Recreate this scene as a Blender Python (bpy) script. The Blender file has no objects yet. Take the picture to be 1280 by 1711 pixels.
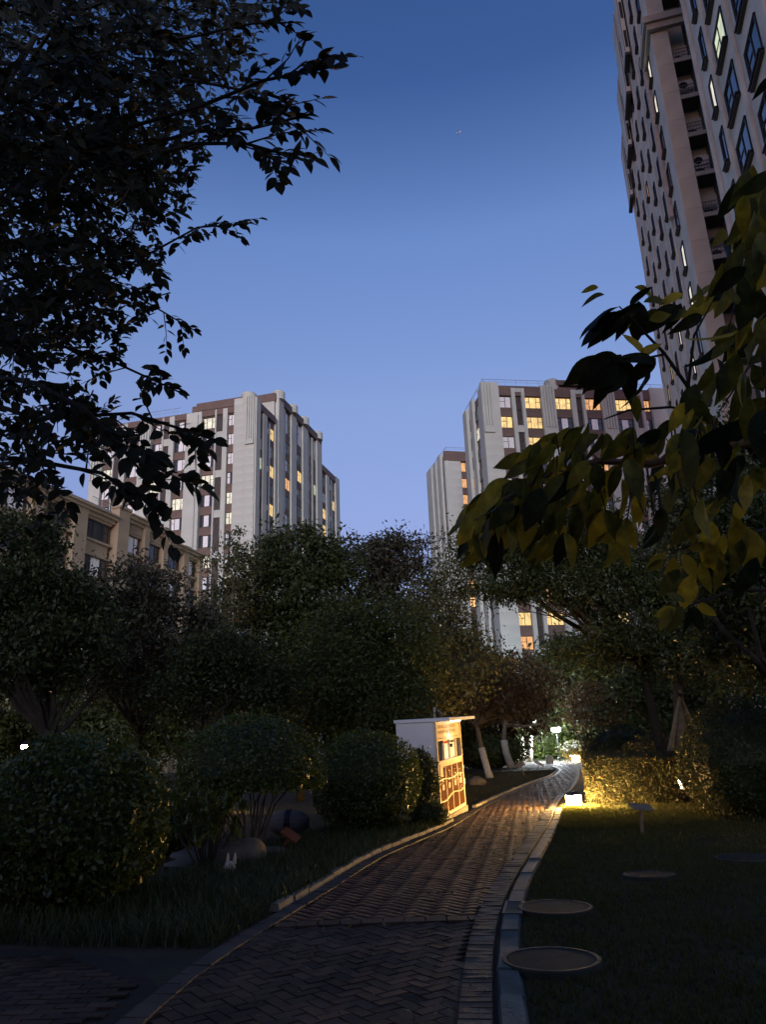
import bpy, math, random
import numpy as np
from mathutils import Vector, Matrix, Quaternion
S = bpy.context.scene
C = S.collection
RNG = np.random.default_rng(7)
random.seed(7)
PI = math.pi
rad = math.radians

# ------------------------------------------------------------------ camera
FPX, PITCH, ROLL = 1250.0, rad(17.5), rad(2.1)          # focal length in photo pixels (1280 wide)
CAM = Vector((0, 0, 1.6))
cam_d = bpy.data.cameras.new('camera'); cam = bpy.data.objects.new('camera', cam_d); C.objects.link(cam)
cam_d.sensor_fit = 'HORIZONTAL'; cam_d.sensor_width = 36; cam_d.lens = 36 * FPX / 1280
cam_d.clip_start = 0.05; cam_d.clip_end = 4000
_R = Vector((1, 0, 0)); _F = Vector((0, math.cos(PITCH), math.sin(PITCH))); _U = Vector((0, -math.sin(PITCH), math.cos(PITCH)))
_i = math.cos(ROLL) * _R - math.sin(ROLL) * _U; _j = math.sin(ROLL) * _R + math.cos(ROLL) * _U
cam.matrix_world = Matrix(((_i.x, _j.x, -_F.x, 0), (_i.y, _j.y, -_F.y, 0), (_i.z, _j.z, -_F.z, CAM.z), (0, 0, 0, 1)))
S.camera = cam

# ------------------------------------------------------------------ sky, sun, exposure
SUN_AZ, SUN_EL = rad(186), rad(4)
wd = bpy.data.worlds.new('World'); S.world = wd; wd.use_nodes = True
nt = wd.node_tree; bg = nt.nodes['Background']
sky = nt.nodes.new('ShaderNodeTexSky'); sky.sky_type = 'NISHITA'; sky.sun_disc = False
sky.sun_elevation = SUN_EL; sky.sun_rotation = SUN_AZ; sky.ozone_density = 3; sky.dust_density = 1
geo = nt.nodes.new('ShaderNodeNewGeometry'); sep = nt.nodes.new('ShaderNodeSeparateXYZ')
inv = nt.nodes.new('ShaderNodeMath'); inv.operation = 'MULTIPLY'; inv.inputs[1].default_value = -1
rmp = nt.nodes.new('ShaderNodeValToRGB')
nt.links.new(geo.outputs['Incoming'], sep.inputs[0]); nt.links.new(sep.outputs['Z'], inv.inputs[0]); nt.links.new(inv.outputs[0], rmp.inputs[0])
def ramp(r, stops):
    e = r.color_ramp.elements
    while len(e) > 1: e.remove(e[-1])
    for k, (p, c) in enumerate(stops):
        x = e[0] if k == 0 else e.new(p)
        x.position = p; x.color = (*c, 1)
SK = [(0.0, (.45, .26, .295)), (.257, (.445, .256, .295)), (.434, (.57, .345, .36)), (.607, (.50, .36, .41)), (.736, (.21, .205, .29)), (1, (.19, .185, .27))]
ramp(rmp, [(p, tuple(v / .5 for v in c)) for p, c in SK])
mx = nt.nodes.new('ShaderNodeMix'); mx.data_type = 'RGBA'; mx.blend_type = 'MULTIPLY'; mx.inputs[0].default_value = 1
nt.links.new(sky.outputs[0], mx.inputs[6]); nt.links.new(rmp.outputs[0], mx.inputs[7]); nt.links.new(mx.outputs[2], bg.inputs[0])
bg.inputs[1].default_value = 0.15
sun_d = bpy.data.lights.new('dusk_sun', 'SUN'); sun_d.energy = 0.60; sun_d.angle = rad(20); sun_d.color = (.86, .96, 1)
sun = bpy.data.objects.new('dusk_sun', sun_d); C.objects.link(sun)
sun.rotation_euler = Vector((-math.sin(SUN_AZ) * math.cos(rad(12)), -math.cos(SUN_AZ) * math.cos(rad(12)), -math.sin(rad(12)))).to_track_quat('-Z', 'Y').to_euler()
vs = S.view_settings; vs.view_transform = 'Standard'; vs.look = 'None'; vs.gamma = 1; vs.exposure = 1.74; vs.use_curve_mapping = False
S.display_settings.display_device = 'sRGB'
S.cycles.use_denoising = True
S.cycles.max_bounces = 6; S.cycles.diffuse_bounces = 3; S.cycles.sample_clamp_indirect = 3.0
EXP = 2 ** 1.74

# ------------------------------------------------------------------ helpers: pixels of the survey -> places
def ray(px, py):
    a = float(px - 640) / FPX; b = -float(py - 855) / FPX
    return _F + a * _i + b * _j
def P(px, py, Y):                       # point at world depth Y
    d = ray(px, py); return CAM + d * (float(Y) / d.y)
def G(px, py, z=0.0):                   # point on the ground
    d = ray(px, py); return CAM + d * ((z - CAM.z) / d.z)

# ------------------------------------------------------------------ helpers: objects
def setp(o, label=None, cat=None, group=None, kind=None):
    if label: o['label'] = label
    if cat: o['category'] = cat
    if group: o['group'] = group
    if kind: o['kind'] = kind
    return o
def empty(name, loc, label=None, cat=None, group=None, rz=0.0):
    o = bpy.data.objects.new(name, None); C.objects.link(o); o.location = loc; o.rotation_euler = (0, 0, rz)
    o.empty_display_size = .2
    return setp(o, label, cat, group)
def link(name, me, mat=None, parent=None, loc=(0, 0, 0), rz=0.0):
    if mat is not None and not me.materials: me.materials.append(mat)
    o = bpy.data.objects.new(name, me); C.objects.link(o); o.location = loc; o.rotation_euler = (0, 0, rz)
    if parent: o.parent = parent
    return o
def mesh(name, V, Fc, smooth=False):
    me = bpy.data.meshes.new(name); me.from_pydata([tuple(v) for v in V], [], [tuple(f) for f in Fc])
    if smooth: me.polygons.foreach_set('use_smooth', [True] * len(me.polygons))
    me.update(); return me
def npmesh(name, V, Fq, smooth=False):  # V (n,3), Fq (m,k) constant k
    V = np.asarray(V, dtype=np.float32); Fq = np.asarray(Fq, dtype=np.int32); k = Fq.shape[1]
    me = bpy.data.meshes.new(name)
    me.vertices.add(len(V)); me.vertices.foreach_set('co', V.ravel())
    me.loops.add(Fq.size); me.loops.foreach_set('vertex_index', Fq.ravel())
    me.polygons.add(len(Fq)); me.polygons.foreach_set('loop_start', np.arange(0, Fq.size, k, dtype=np.int32))
    me.polygons.foreach_set('loop_total', np.full(len(Fq), k, dtype=np.int32))
    if smooth: me.polygons.foreach_set('use_smooth', np.ones(len(Fq), dtype=bool))
    me.update(calc_edges=True); return me
class MB:
    def __init__(s): s.V = []; s.F = []
    def add(s, V, Fc):
        n = len(s.V); s.V += [Vector(v) for v in V]; s.F += [tuple(i + n for i in f) for f in Fc]; return s
    def box(s, x0, x1, y0, y1, z0, z1, M=None, tx=0, ty=0):
        V = [Vector(v) for v in ((x0, y0, z0), (x1, y0, z0), (x1, y1, z0), (x0, y1, z0), (x0 + tx, y0 + ty, z1), (x1 - tx, y0 + ty, z1), (x1 - tx, y1 - ty, z1), (x0 + tx, y1 - ty, z1))]
        if M is not None: V = [M @ v for v in V]
        return s.add(V, [(3, 2, 1, 0), (4, 5, 6, 7), (0, 1, 5, 4), (1, 2, 6, 5), (2, 3, 7, 6), (3, 0, 4, 7)])
    def tube(s, pts, rads, n=6, cap=True):
        pts = [Vector(p) for p in pts]
        if not hasattr(rads, '__len__'): rads = [rads] * len(pts)
        V = []; prev = None
        for k, p in enumerate(pts):
            t = (pts[min(k + 1, len(pts) - 1)] - pts[max(k - 1, 0)]).normalized()
            if prev is None:
                a = t.orthogonal().normalized()
            else:
                a = prev - t * prev.dot(t)
                a = a.normalized() if a.length > 1e-5 else t.orthogonal().normalized()
            prev = a; b = t.cross(a)
            V += [p + rads[k] * (math.cos(2 * PI * i / n) * a + math.sin(2 * PI * i / n) * b) for i in range(n)]
        Fc = [(k * n + i, k * n + (i + 1) % n, (k + 1) * n + (i + 1) % n, (k + 1) * n + i) for k in range(len(pts) - 1) for i in range(n)]
        if cap: Fc += [tuple(range(n))[::-1], tuple((len(pts) - 1) * n + i for i in range(n))]
        return s.add(V, Fc)
    def lathe(s, prof, n=20, M=None):     # prof [(r,z)]
        V = []
        for r, z in prof: V += [Vector((r * math.cos(2 * PI * i / n), r * math.sin(2 * PI * i / n), z)) for i in range(n)]
        if M is not None: V = [M @ v for v in V]
        m = len(prof)
        Fc = [(k * n + i, k * n + (i + 1) % n, (k + 1) * n + (i + 1) % n, (k + 1) * n + i) for k in range(m - 1) for i in range(n)]
        return s.add(V, Fc + [tuple(range(n))[::-1], tuple((m - 1) * n + i for i in range(n))])
    def build(s, name, mat, parent=None, loc=(0, 0, 0), rz=0.0, smooth=False):
        return link(name, mesh(name, s.V, s.F, smooth), mat, parent, loc, rz)

# ------------------------------------------------------------------ materials
def nm(name):
    m = bpy.data.materials.new(name); m.use_nodes = True
    return m, m.node_tree, m.node_tree.nodes['Principled BSDF']
def mat(name, col, rough=.7, var=.25, scale=3.0, spec=.3, bump=.0, bscale=40.0, metal=0, islands=0.0, detail=5, world=False):
    m, t, b = nm(name)
    b.inputs['Roughness'].default_value = rough; b.inputs['Specular IOR Level'].default_value = spec; b.inputs['Metallic'].default_value = metal
    tc = t.nodes.new('ShaderNodeTexCoord')
    nz = t.nodes.new('ShaderNodeTexNoise'); nz.inputs['Scale'].default_value = scale; nz.inputs['Detail'].default_value = detail
    src = t.nodes.new('ShaderNodeNewGeometry').outputs['Position'] if world else tc.outputs['Object']
    t.links.new(src, nz.inputs['Vector'])
    mr = t.nodes.new('ShaderNodeMapRange'); mr.inputs[1].default_value = .3; mr.inputs[2].default_value = .7
    mr.inputs[3].default_value = 1 - var; mr.inputs[4].default_value = 1 + var
    t.links.new(nz.outputs['Fac'], mr.inputs[0])
    fac = mr.outputs[0]
    if islands:
        g = t.nodes.new('ShaderNodeNewGeometry'); oi = t.nodes.new('ShaderNodeObjectInfo')
        ad = t.nodes.new('ShaderNodeMath'); ad.operation = 'ADD'; t.links.new(g.outputs['Random Per Island'], ad.inputs[0]); t.links.new(oi.outputs['Random'], ad.inputs[1])
        fr = t.nodes.new('ShaderNodeMath'); fr.operation = 'FRACT'; t.links.new(ad.outputs[0], fr.inputs[0])
        m2 = t.nodes.new('ShaderNodeMapRange'); m2.inputs[3].default_value = 1 - islands; m2.inputs[4].default_value = 1 + islands
        t.links.new(fr.outputs[0], m2.inputs[0])
        mu = t.nodes.new('ShaderNodeMath'); mu.operation = 'MULTIPLY'; t.links.new(fac, mu.inputs[0]); t.links.new(m2.outputs[0], mu.inputs[1]); fac = mu.outputs[0]
    vm = t.nodes.new('ShaderNodeVectorMath'); vm.operation = 'SCALE'; vm.inputs[0].default_value = col
    t.links.new(fac, vm.inputs['Scale']); t.links.new(vm.outputs[0], b.inputs['Base Color'])
    if bump:
        n2 = t.nodes.new('ShaderNodeTexNoise'); n2.inputs['Scale'].default_value = bscale; n2.inputs['Detail'].default_value = 6
        t.links.new(tc.outputs['Object'], n2.inputs['Vector'])
        bp = t.nodes.new('ShaderNodeBump'); bp.inputs['Strength'].default_value = bump; bp.inputs['Distance'].default_value = .02
        t.links.new(n2.outputs['Fac'], bp.inputs['Height']); t.links.new(bp.outputs[0], b.inputs['Normal'])
    return m
def emis(name, col, strength, var=0.0, stripes=False):
    m, t, b = nm(name); b.inputs['Base Color'].default_value = (.02, .02, .02, 1); b.inputs['Roughness'].default_value = .3
    b.inputs['Emission Strength'].default_value = strength; b.inputs['Emission Color'].default_value = (*col, 1)
    if var:
        tc = t.nodes.new('ShaderNodeTexCoord'); oi = t.nodes.new('ShaderNodeObjectInfo')
        mp = t.nodes.new('ShaderNodeMapping'); mp.inputs['Scale'].default_value = (2.2, 1, .9)
        t.links.new(tc.outputs['Object'], mp.inputs[0])
        cb = t.nodes.new('ShaderNodeVectorMath'); cb.operation = 'ADD'; sc = t.nodes.new('ShaderNodeVectorMath'); sc.operation = 'SCALE'
        sc.inputs[0].default_value = (31, 17, 9); t.links.new(oi.outputs['Random'], sc.inputs['Scale'])
        t.links.new(mp.outputs[0], cb.inputs[0]); t.links.new(sc.outputs[0], cb.inputs[1])
        nz = t.nodes.new('ShaderNodeTexNoise'); nz.inputs['Scale'].default_value = 1.6; nz.inputs['Detail'].default_value = 3
        t.links.new(cb.outputs[0], nz.inputs['Vector'])
        mr = t.nodes.new('ShaderNodeMapRange'); mr.inputs[1].default_value = .3; mr.inputs[2].default_value = .7
        mr.inputs[3].default_value = strength * (1 - var); mr.inputs[4].default_value = strength * (1 + var)
        t.links.new(nz.outputs['Fac'], mr.inputs[0]); t.links.new(mr.outputs[0], b.inputs['Emission Strength'])
    return m
def leafmat(name, cols, trans=.3, rough=.5, spec=.35, vein=False):
    m, t, b = nm(name); b.inputs['Roughness'].default_value = rough; b.inputs['Specular IOR Level'].default_value = spec
    g = t.nodes.new('ShaderNodeNewGeometry'); oi = t.nodes.new('ShaderNodeObjectInfo')
    ad = t.nodes.new('ShaderNodeMath'); ad.operation = 'ADD'; t.links.new(g.outputs['Random Per Island'], ad.inputs[0]); t.links.new(oi.outputs['Random'], ad.inputs[1])
    fr = t.nodes.new('ShaderNodeMath'); fr.operation = 'FRACT'; t.links.new(ad.outputs[0], fr.inputs[0])
    r = t.nodes.new('ShaderNodeValToRGB'); ramp(r, [(k / max(1, len(cols) - 1), c) for k, c in enumerate(cols)])
    t.links.new(fr.outputs[0], r.inputs[0]); col = r.outputs[0]
    if vein:                                # blotches and side veins in the leaf's own coordinates
        tc = t.nodes.new('ShaderNodeTexCoord'); nz = t.nodes.new('ShaderNodeTexNoise'); nz.inputs['Scale'].default_value = 3.5; nz.inputs['Detail'].default_value = 6
        t.links.new(tc.outputs['Object'], nz.inputs['Vector'])
        mr = t.nodes.new('ShaderNodeMapRange'); mr.inputs[1].default_value = .3; mr.inputs[2].default_value = .7; mr.inputs[3].default_value = .55; mr.inputs[4].default_value = 1.3
        t.links.new(nz.outputs['Fac'], mr.inputs[0])
        sx = t.nodes.new('ShaderNodeSeparateXYZ'); t.links.new(tc.outputs['Object'], sx.inputs[0])
        ab = t.nodes.new('ShaderNodeMath'); ab.operation = 'ABSOLUTE'; t.links.new(sx.outputs['Y'], ab.inputs[0])
        mu = t.nodes.new('ShaderNodeMath'); mu.operation = 'MULTIPLY_ADD'; mu.inputs[1].default_value = -1.1; t.links.new(ab.outputs[0], mu.inputs[0]); t.links.new(sx.outputs['X'], mu.inputs[2])
        m3 = t.nodes.new('ShaderNodeMath'); m3.operation = 'MULTIPLY'; m3.inputs[1].default_value = 60; t.links.new(mu.outputs[0], m3.inputs[0])
        sn = t.nodes.new('ShaderNodeMath'); sn.operation = 'SINE'; t.links.new(m3.outputs[0], sn.inputs[0])
        bp = t.nodes.new('ShaderNodeBump'); bp.inputs['Strength'].default_value = .10; bp.inputs['Distance'].default_value = .01
        t.links.new(sn.outputs[0], bp.inputs['Height']); t.links.new(bp.outputs[0], b.inputs['Normal'])
        vm = t.nodes.new('ShaderNodeVectorMath'); vm.operation = 'SCALE'; t.links.new(col, vm.inputs[0]); t.links.new(mr.outputs[0], vm.inputs['Scale']); col = vm.outputs[0]
    t.links.new(col, b.inputs['Base Color'])
    tr = t.nodes.new('ShaderNodeBsdfTranslucent'); t.links.new(col, tr.inputs[0])
    ms = t.nodes.new('ShaderNodeMixShader'); ms.inputs[0].default_value = trans
    out = t.nodes['Material Output']; t.links.new(b.outputs[0], ms.inputs[1]); t.links.new(tr.outputs[0], ms.inputs[2]); t.links.new(ms.outputs[0], out.inputs[0])
    return m
W1 = 1 / EXP                                 # unit of display white in scene light
M = dict(
    cream=mat('cream_cladding', (.385, .425, .415), .75, .10, .35, bump=.15, bscale=8),
    greywall=mat('grey_render', (.56, .58, .52), .8, .16, .5, bump=.15, bscale=6),
    pilaster=mat('beige_cladding', (.60, .60, .50), .75, .10, .5),
    brown=mat('brown_spandrel', (.115, .083, .075), .6, .12, .8),
    louver=mat('dark_louver', (.045, .038, .038), .5, .2, 2),
    beige=mat('beige_stone', (.27, .225, .165), .75, .16, .6, bump=.2, bscale=10),
    frame=mat('dark_window_frame', (.02, .02, .022), .4, .1, 4),
    concrete=mat('concrete', (.30, .29, .27), .85, .2, 3, bump=.3, bscale=30),
    slab=mat('balcony_slab', (.42, .40, .36), .8, .12, 2),
    inner=mat('recess_wall', (.10, .095, .085), .85, .15, 1),  # dark tone, also the painted shade of the balcony slabs
    railing=mat('steel_railing', (.22, .22, .24), .4, .1, 5, metal=.6),
    acwhite=mat('white_unit', (.6, .58, .55), .5, .1, 5),
    black=mat('black_part', (.012, .012, .012), .5, .1, 5),
    curtain=mat('pale_curtain_behind_glass', (.66, .69, .74), .12, .10, 2.5, spec=.6),
    kwhite=mat('white_painted_panel', (.72, .72, .72), .5, .06, 1.5),
    kcream=mat('cream_board', (.70, .58, .40), .45, .08, 2),
    paper=mat('white_notice', (.78, .78, .76), .6, .05, 4),
    red=mat('red_heading', (.42, .03, .03), .6, .1, 5), ink=mat('dark_heading', (.05, .05, .06), .6, .1, 5), faint=mat('faint_print', (.50, .41, .28), .6, .1, 5),
    brick=mat('paving_brick', (.048, .029, .019), .72, .55, 1.3, spec=.2, bump=.5, bscale=60, islands=.5, world=True, detail=8),
    border=mat('border_brick', (.046, .038, .029), .65, .45, 1.6, spec=.25, bump=.45, bscale=50, islands=.3, world=True, detail=8),
    bedding=mat('joint_sand', (.024, .020, .015), .95, .2, 10),
    kerb=mat('kerb_stone', (.24, .21, .15), .8, .25, 5, bump=.3, bscale=30, islands=.15),
    teal=mat('drain_channel_stone', (.052, .072, .072), .7, .35, 4, bump=.3, bscale=25, islands=.2),
    grate=mat('drain_grate_iron', (.055, .07, .072), .5, .2, 12, metal=.3),
    cover=mat('cover_plate', (.011, .028, .032), .9, .25, 6, spec=.05, bump=.25, bscale=40), coverrim=mat('cover_rim', (.030, .036, .028), .8, .25, 8, bump=.2),
    soil=mat('ground_soil', (.035, .034, .020), .95, .4, 1.2, bump=.5, bscale=20),
    lawn=mat('lawn_turf', (.022, .026, .010), .95, .35, 2.0, bump=.6, bscale=60),
    drylawn=mat('dry_lawn_turf', (.042, .036, .018), .95, .35, 1.6, bump=.6, bscale=50),
    bark=mat('bark', (.028, .023, .018), .9, .35, 9, bump=.7, bscale=30), palebark=mat('mottled_pale_bark', (.12, .098, .07), .85, .35, 7, bump=.6, bscale=20),
    white_trunk=mat('lime_washed_bark', (.40, .37, .32), .85, .2, 9, bump=.4, bscale=30),
    twig=mat('twig', (.05, .036, .025), .8, .2, 10), bough=mat('reddish_bough', (.17, .09, .045), .7, .2, 10),
    wood=mat('stake_wood', (.20, .15, .09), .85, .25, 8, bump=.3), redwood=mat('red_brown_board', (.22, .07, .035), .6, .2, 8), greyboard=mat('grey_board', (.17, .15, .12), .65, .2, 8),
    rock=mat('boulder', (.12, .10, .07), .85, .3, 4, bump=.6, bscale=14), palerock=mat('pale_boulder', (.115, .112, .10), .8, .2, 4, bump=.4, bscale=14),
    metal=mat('lamp_metal', (.05, .05, .055), .45, .1, 5, metal=.5), galv=mat('galvanised_pole', (.35, .35, .36), .4, .1, 5, metal=.5),
    warm=emis('lit_room_warm', (1, .66, .26), 1.05 * W1, .35), orange=emis('lit_room_orange', (1, .5, .2), .85 * W1, .4), pale=emis('lit_room_pale', (1, .92, .74), .85 * W1, .35),
    green=emis('lit_room_greenish', (.85, .93, .62), .75 * W1, .3), candle=emis('lit_lamp_inside', (1, .55, .22), 1.6 * W1, .3),
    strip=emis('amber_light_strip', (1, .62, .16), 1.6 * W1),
    lampwhite=emis('lamp_globe_light', (.85, .93, 1), 2600 * W1), lampwarm=emis('lantern_light', (1, .56, .17), 2000 * W1), lampdim=emis('dim_lantern_light', (1, .58, .2), 260 * W1), spot=emis('spot_light_lens', (1, .86, .62), 8 * W1), spotcool=emis('cool_spot_lens', (.85, .95, 1), 14 * W1),
)
def glassmat():
    m, t, b = nm('dark_window_glass'); b.inputs['Base Color'].default_value = (.018, .022, .03, 1); b.inputs['Roughness'].default_value = .06; b.inputs['Specular IOR Level'].default_value = .9
    return m
M['glass'] = glassmat()
def ambermat():
    m, t, b = nm('amber_gloss_door'); b.inputs['Base Color'].default_value = (.36, .15, .035, 1); b.inputs['Metallic'].default_value = .75; b.inputs['Roughness'].default_value = .16
    tc = t.nodes.new('ShaderNodeTexCoord'); nz = t.nodes.new('ShaderNodeTexNoise'); nz.inputs['Scale'].default_value = 2.2; nz.inputs['Detail'].default_value = 2
    t.links.new(tc.outputs['Object'], nz.inputs['Vector'])
    bp = t.nodes.new('ShaderNodeBump'); bp.inputs['Strength'].default_value = .5; bp.inputs['Distance'].default_value = .03
    t.links.new(nz.outputs['Fac'], bp.inputs['Height']); t.links.new(bp.outputs[0], b.inputs['Normal'])
    return m
M['amber'] = ambermat()
L = dict(
    dark=leafmat('dark_foliage', [(.022, .031, .010), (.047, .060, .018), (.033, .045, .013), (.070, .082, .027)]),
    mid=leafmat('green_foliage', [(.032, .046, .011), (.060, .076, .017), (.042, .056, .015), (.092, .10, .027)]),
    olive=leafmat('olive_foliage', [(.05, .055, .02), (.10, .095, .035), (.07, .07, .028), (.14, .13, .05)]),
    red=leafmat('bronze_foliage', [(.06, .032, .02), (.035, .035, .018), (.09, .05, .025), (.05, .045, .02)]),
    purple=leafmat('dusky_foliage', [(.042, .036, .026), (.075, .060, .042), (.042, .046, .026), (.062, .058, .034)]),
    rust=leafmat('rust_foliage', [(.085, .045, .018), (.055, .045, .02), (.11, .06, .022), (.05, .05, .02)]),
    bush=leafmat('clipped_bush_foliage', [(.050, .080, .012), (.092, .125, .020), (.068, .100, .016), (.125, .150, .030)], rough=.35, spec=.5),
    hedge=leafmat('hedge_foliage', [(.035, .05, .02), (.06, .07, .025), (.085, .06, .03), (.05, .06, .02)], trans=.35),
    grass=leafmat('grass_blades', [(.034, .042, .010), (.060, .068, .014), (.045, .055, .012), (.085, .08, .02)], trans=.35, rough=.7),
    liriope=leafmat('strap_blades', [(.026, .042, .012), (.058, .080, .020), (.04, .06, .016), (.085, .092, .028)], trans=.25, rough=.45),
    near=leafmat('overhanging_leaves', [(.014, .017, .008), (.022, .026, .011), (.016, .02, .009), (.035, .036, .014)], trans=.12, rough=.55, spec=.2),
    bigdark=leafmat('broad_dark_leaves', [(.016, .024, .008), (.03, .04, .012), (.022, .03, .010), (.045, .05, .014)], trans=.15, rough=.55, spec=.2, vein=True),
    big=leafmat('broad_autumn_leaves', [(.012, .022, .010), (.020, .032, .013), (.34, .29, .028), (.50, .41, .042), (.06, .075, .020), (.30, .27, .030), (.16, .16, .028), (.035, .046, .016)], trans=.34, rough=.55, spec=.2, vein=True),
)

# ------------------------------------------------------------------ ground, path, kerbs
def sheet(name, pts, z, m, parent=None, kind='structure'):
    o = link(name, mesh(name, [(x, y, z) for x, y in pts], [tuple(range(len(pts)))]), m, parent)
    if kind: o['kind'] = kind
    return o
gv = []
NG = 40
for r in (0, 6, 14, 30, 60, 110, 180, 400, 900, 2000):
    gv.append([(r * math.cos(2 * PI * i / NG), r * math.sin(2 * PI * i / NG), 0) for i in range(NG)])
Vg = [v for ring in gv[1:] for v in ring]; n_r = len(gv) - 1
Fg = [tuple(range(NG))] + [(k * NG + i, k * NG + (i + 1) % NG, (k + 1) * NG + (i + 1) % NG, (k + 1) * NG + i) for k in range(n_r - 1) for i in range(NG)]
setp(link('ground', mesh('ground', Vg, Fg), M['soil']), kind='structure')
PR = np.array([(0.2, -4), (.33, 1.5), (.41, 4), (.57, 5.2), (.72, 6.5), (.95, 7.9), (1.35, 9.7), (2.14, 12.7), (3.3, 17.0), (4.15, 20.6), (5.4, 25), (7.13, 30.8), (9.2, 39), (11.2, 47), (12.2, 53.8), (14.5, 60), (19, 68), (26, 76)])
PL = np.array([(-2.3, -4), (-2.0, 1.5), (-1.9, 4), (-1.8, 5.2), (-1.72, 6.5), (-1.42, 7.9), (-.98, 9.7), (-.40, 12.5), (1.0, 16.5), (2.1, 20.9), (3.45, 25.6), (5.2, 31.2), (7.9, 39.2), (10.0, 47.5), (10.9, 54.5), (13.0, 61.5), (17.5, 69.8), (25, 78)])
def resample(A, n):
    d = np.r_[0, np.cumsum(np.hypot(*np.diff(A, axis=0).T))]
    t = np.linspace(0, d[-1], n)
    xy = np.c_[np.interp(t, d, A[:, 0]), np.interp(t, d, A[:, 1])]
    for _ in range(6): xy[1:-1] = .25 * xy[:-2] + .5 * xy[1:-1] + .25 * xy[2:]
    return xy
PRr, PLr = resample(PR, 240), resample(PL, 240)
def right_x(y): return np.interp(y, PRr[:, 1], PRr[:, 0])
def left_x(y): return np.interp(y, PLr[:, 1], PLr[:, 0])
Vp = [(x, y, .004) for x, y in PLr] + [(x, y, .004) for x, y in PRr]
path = setp(link('path', mesh('path', Vp, [(i, i + 240, i + 241, i + 1) for i in range(239)]), M['bedding']), kind='structure')
side_pave = sheet('side_path', [(-14, 4.6), (-1.83, 4.6), (-1.75, 6.2), (-2.3, 7.1), (-3.4, 7.55), (-14, 7.9)], .003, M['bedding'])
# herringbone bricks, 45 degrees to the way
ANG = rad(45 - 10); ca, sa = math.cos(ANG), math.sin(ANG)
bricks = []
for gx in range(-700, 700):
    for gy in range(-700, 700):
        c = (gx - gy) % 4
        if c == 0: cx, cy, o = gx + 1, gy + .5, 0
        elif c == 3: cx, cy, o = gx + .5, gy + 1, 1
        else: continue
        x = .105 * (cx * ca - cy * sa); y = .105 * (cx * sa + cy * ca) + 20
        if y < 1.0 or y > 64: continue
        bricks.append((x, y, ANG + o * PI / 2))
B = np.array(bricks)
keep = (B[:, 0] > left_x(B[:, 1]) + .17) & (B[:, 0] < right_x(B[:, 1]) - .21) & (np.abs(B[:, 1] - 8.0) > .12)
B = B[keep]; B = B[np.argsort(np.hypot(B[:, 0], B[:, 1]))]
def brick_mesh(name, l, w, h, seed=0):
    mb = MB(); mb.box(-l / 2, l / 2, -w / 2, w / 2, 0, h, tx=.004, ty=.004); return mesh(name, mb.V, mb.F[1:])
BM = brick_mesh('brick', .2055, .1005, .016)
def place_bricks(arr, me, name, parent, m, n_parts, l, w, h, z0=.005):
    vis = [k for k in range(len(arr)) if arr[k][1] > 4.7]
    ind = set(vis[:n_parts]); rest = []
    for k, (x, y, a) in enumerate(arr):
        dz = RNG.normal(0, .0016)
        if k in ind:
            o = link(name, me, m, parent, (x, y, z0 + dz), a)
            o.rotation_euler = (RNG.normal(0, .018), RNG.normal(0, .018), a)
        else: rest.append((x, y, z0 + dz, a))
    if rest:
        R = np.array(rest); n = len(R)
        base = np.array([(-l / 2, -w / 2, 0), (l / 2, -w / 2, 0), (l / 2, w / 2, 0), (-l / 2, w / 2, 0), (-l / 2 + .004, -w / 2 + .004, h), (l / 2 - .004, -w / 2 + .004, h), (l / 2 - .004, w / 2 - .004, h), (-l / 2 + .004, w / 2 - .004, h)])
        tl = RNG.normal(0, .007, (n, 2))
        V = np.repeat(base[None], n, 0)
        V[:, :, 2] += tl[:, :1] * V[:, :, 0] + tl[:, 1:] * V[:, :, 1]
        c, s = np.cos(R[:, 3])[:, None], np.sin(R[:, 3])[:, None]
        X = V[:, :, 0] * c - V[:, :, 1] * s + R[:, 0:1]; Y = V[:, :, 0] * s + V[:, :, 1] * c + R[:, 1:2]; Z = V[:, :, 2] + R[:, 2:3]
        f = np.array([(4, 5, 6, 7), (0, 1, 5, 4), (1, 2, 6, 5), (2, 3, 7, 6), (3, 0, 4, 7)])
        Fq = (f[None] + 8 * np.arange(n)[:, None, None]).reshape(-1, 4)
        o = link('far_' + name + 's', npmesh('far_' + name + 's', np.stack([X, Y, Z], 2).reshape(-1, 3), Fq), m, parent); o['kind'] = 'stuff'
place_bricks(B, BM, 'brick', path, M['brick'], 290, .2055, .1005, .016)
# the two borders: soldier bricks across the edge
def along(A, step, y0, y1):
    d = np.r_[0, np.cumsum(np.hypot(*np.diff(A, axis=0).T))]
    t = np.arange(0, d[-1], step); xy = np.c_[np.interp(t, d, A[:, 0]), np.interp(t, d, A[:, 1])]
    tg = np.gradient(xy, axis=0); tg /= np.linalg.norm(tg, axis=1)[:, None]
    k = (xy[:, 1] > y0) & (xy[:, 1] < y1); return xy[k], tg[k]
xy, tg = along(PRr, .104, 2.5, 62)
off = np.c_[-tg[:, 1], tg[:, 0]] * .125
BB = np.c_[xy + off, np.arctan2(tg[:, 1], tg[:, 0]) + PI / 2]
place_bricks(BB, brick_mesh('border_brick', .215, .100, .028), 'border_brick', path, M['border'], 150, .215, .100, .028)
xy, tg = along(PLr, .24, 2.5, 62)
off = np.c_[tg[:, 1], -tg[:, 0]] * .10
place_bricks(np.c_[xy + off, np.arctan2(tg[:, 1], tg[:, 0])], brick_mesh('edge_slab', .236, .17, .028), 'edge_slab', path, M['border'], 120, .236, .17, .028)
bandx = np.arange(float(left_x(8.0)) + .22, float(right_x(8.0)) - .22, .205)
for x in bandx: link('band_brick', brick_mesh('band_brick', .201, .20, .024), M['brick'], path, (x + .1, 8.0 + .004 * random.random(), .006 + .004 * random.random()), random.gauss(0, .02))
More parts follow.
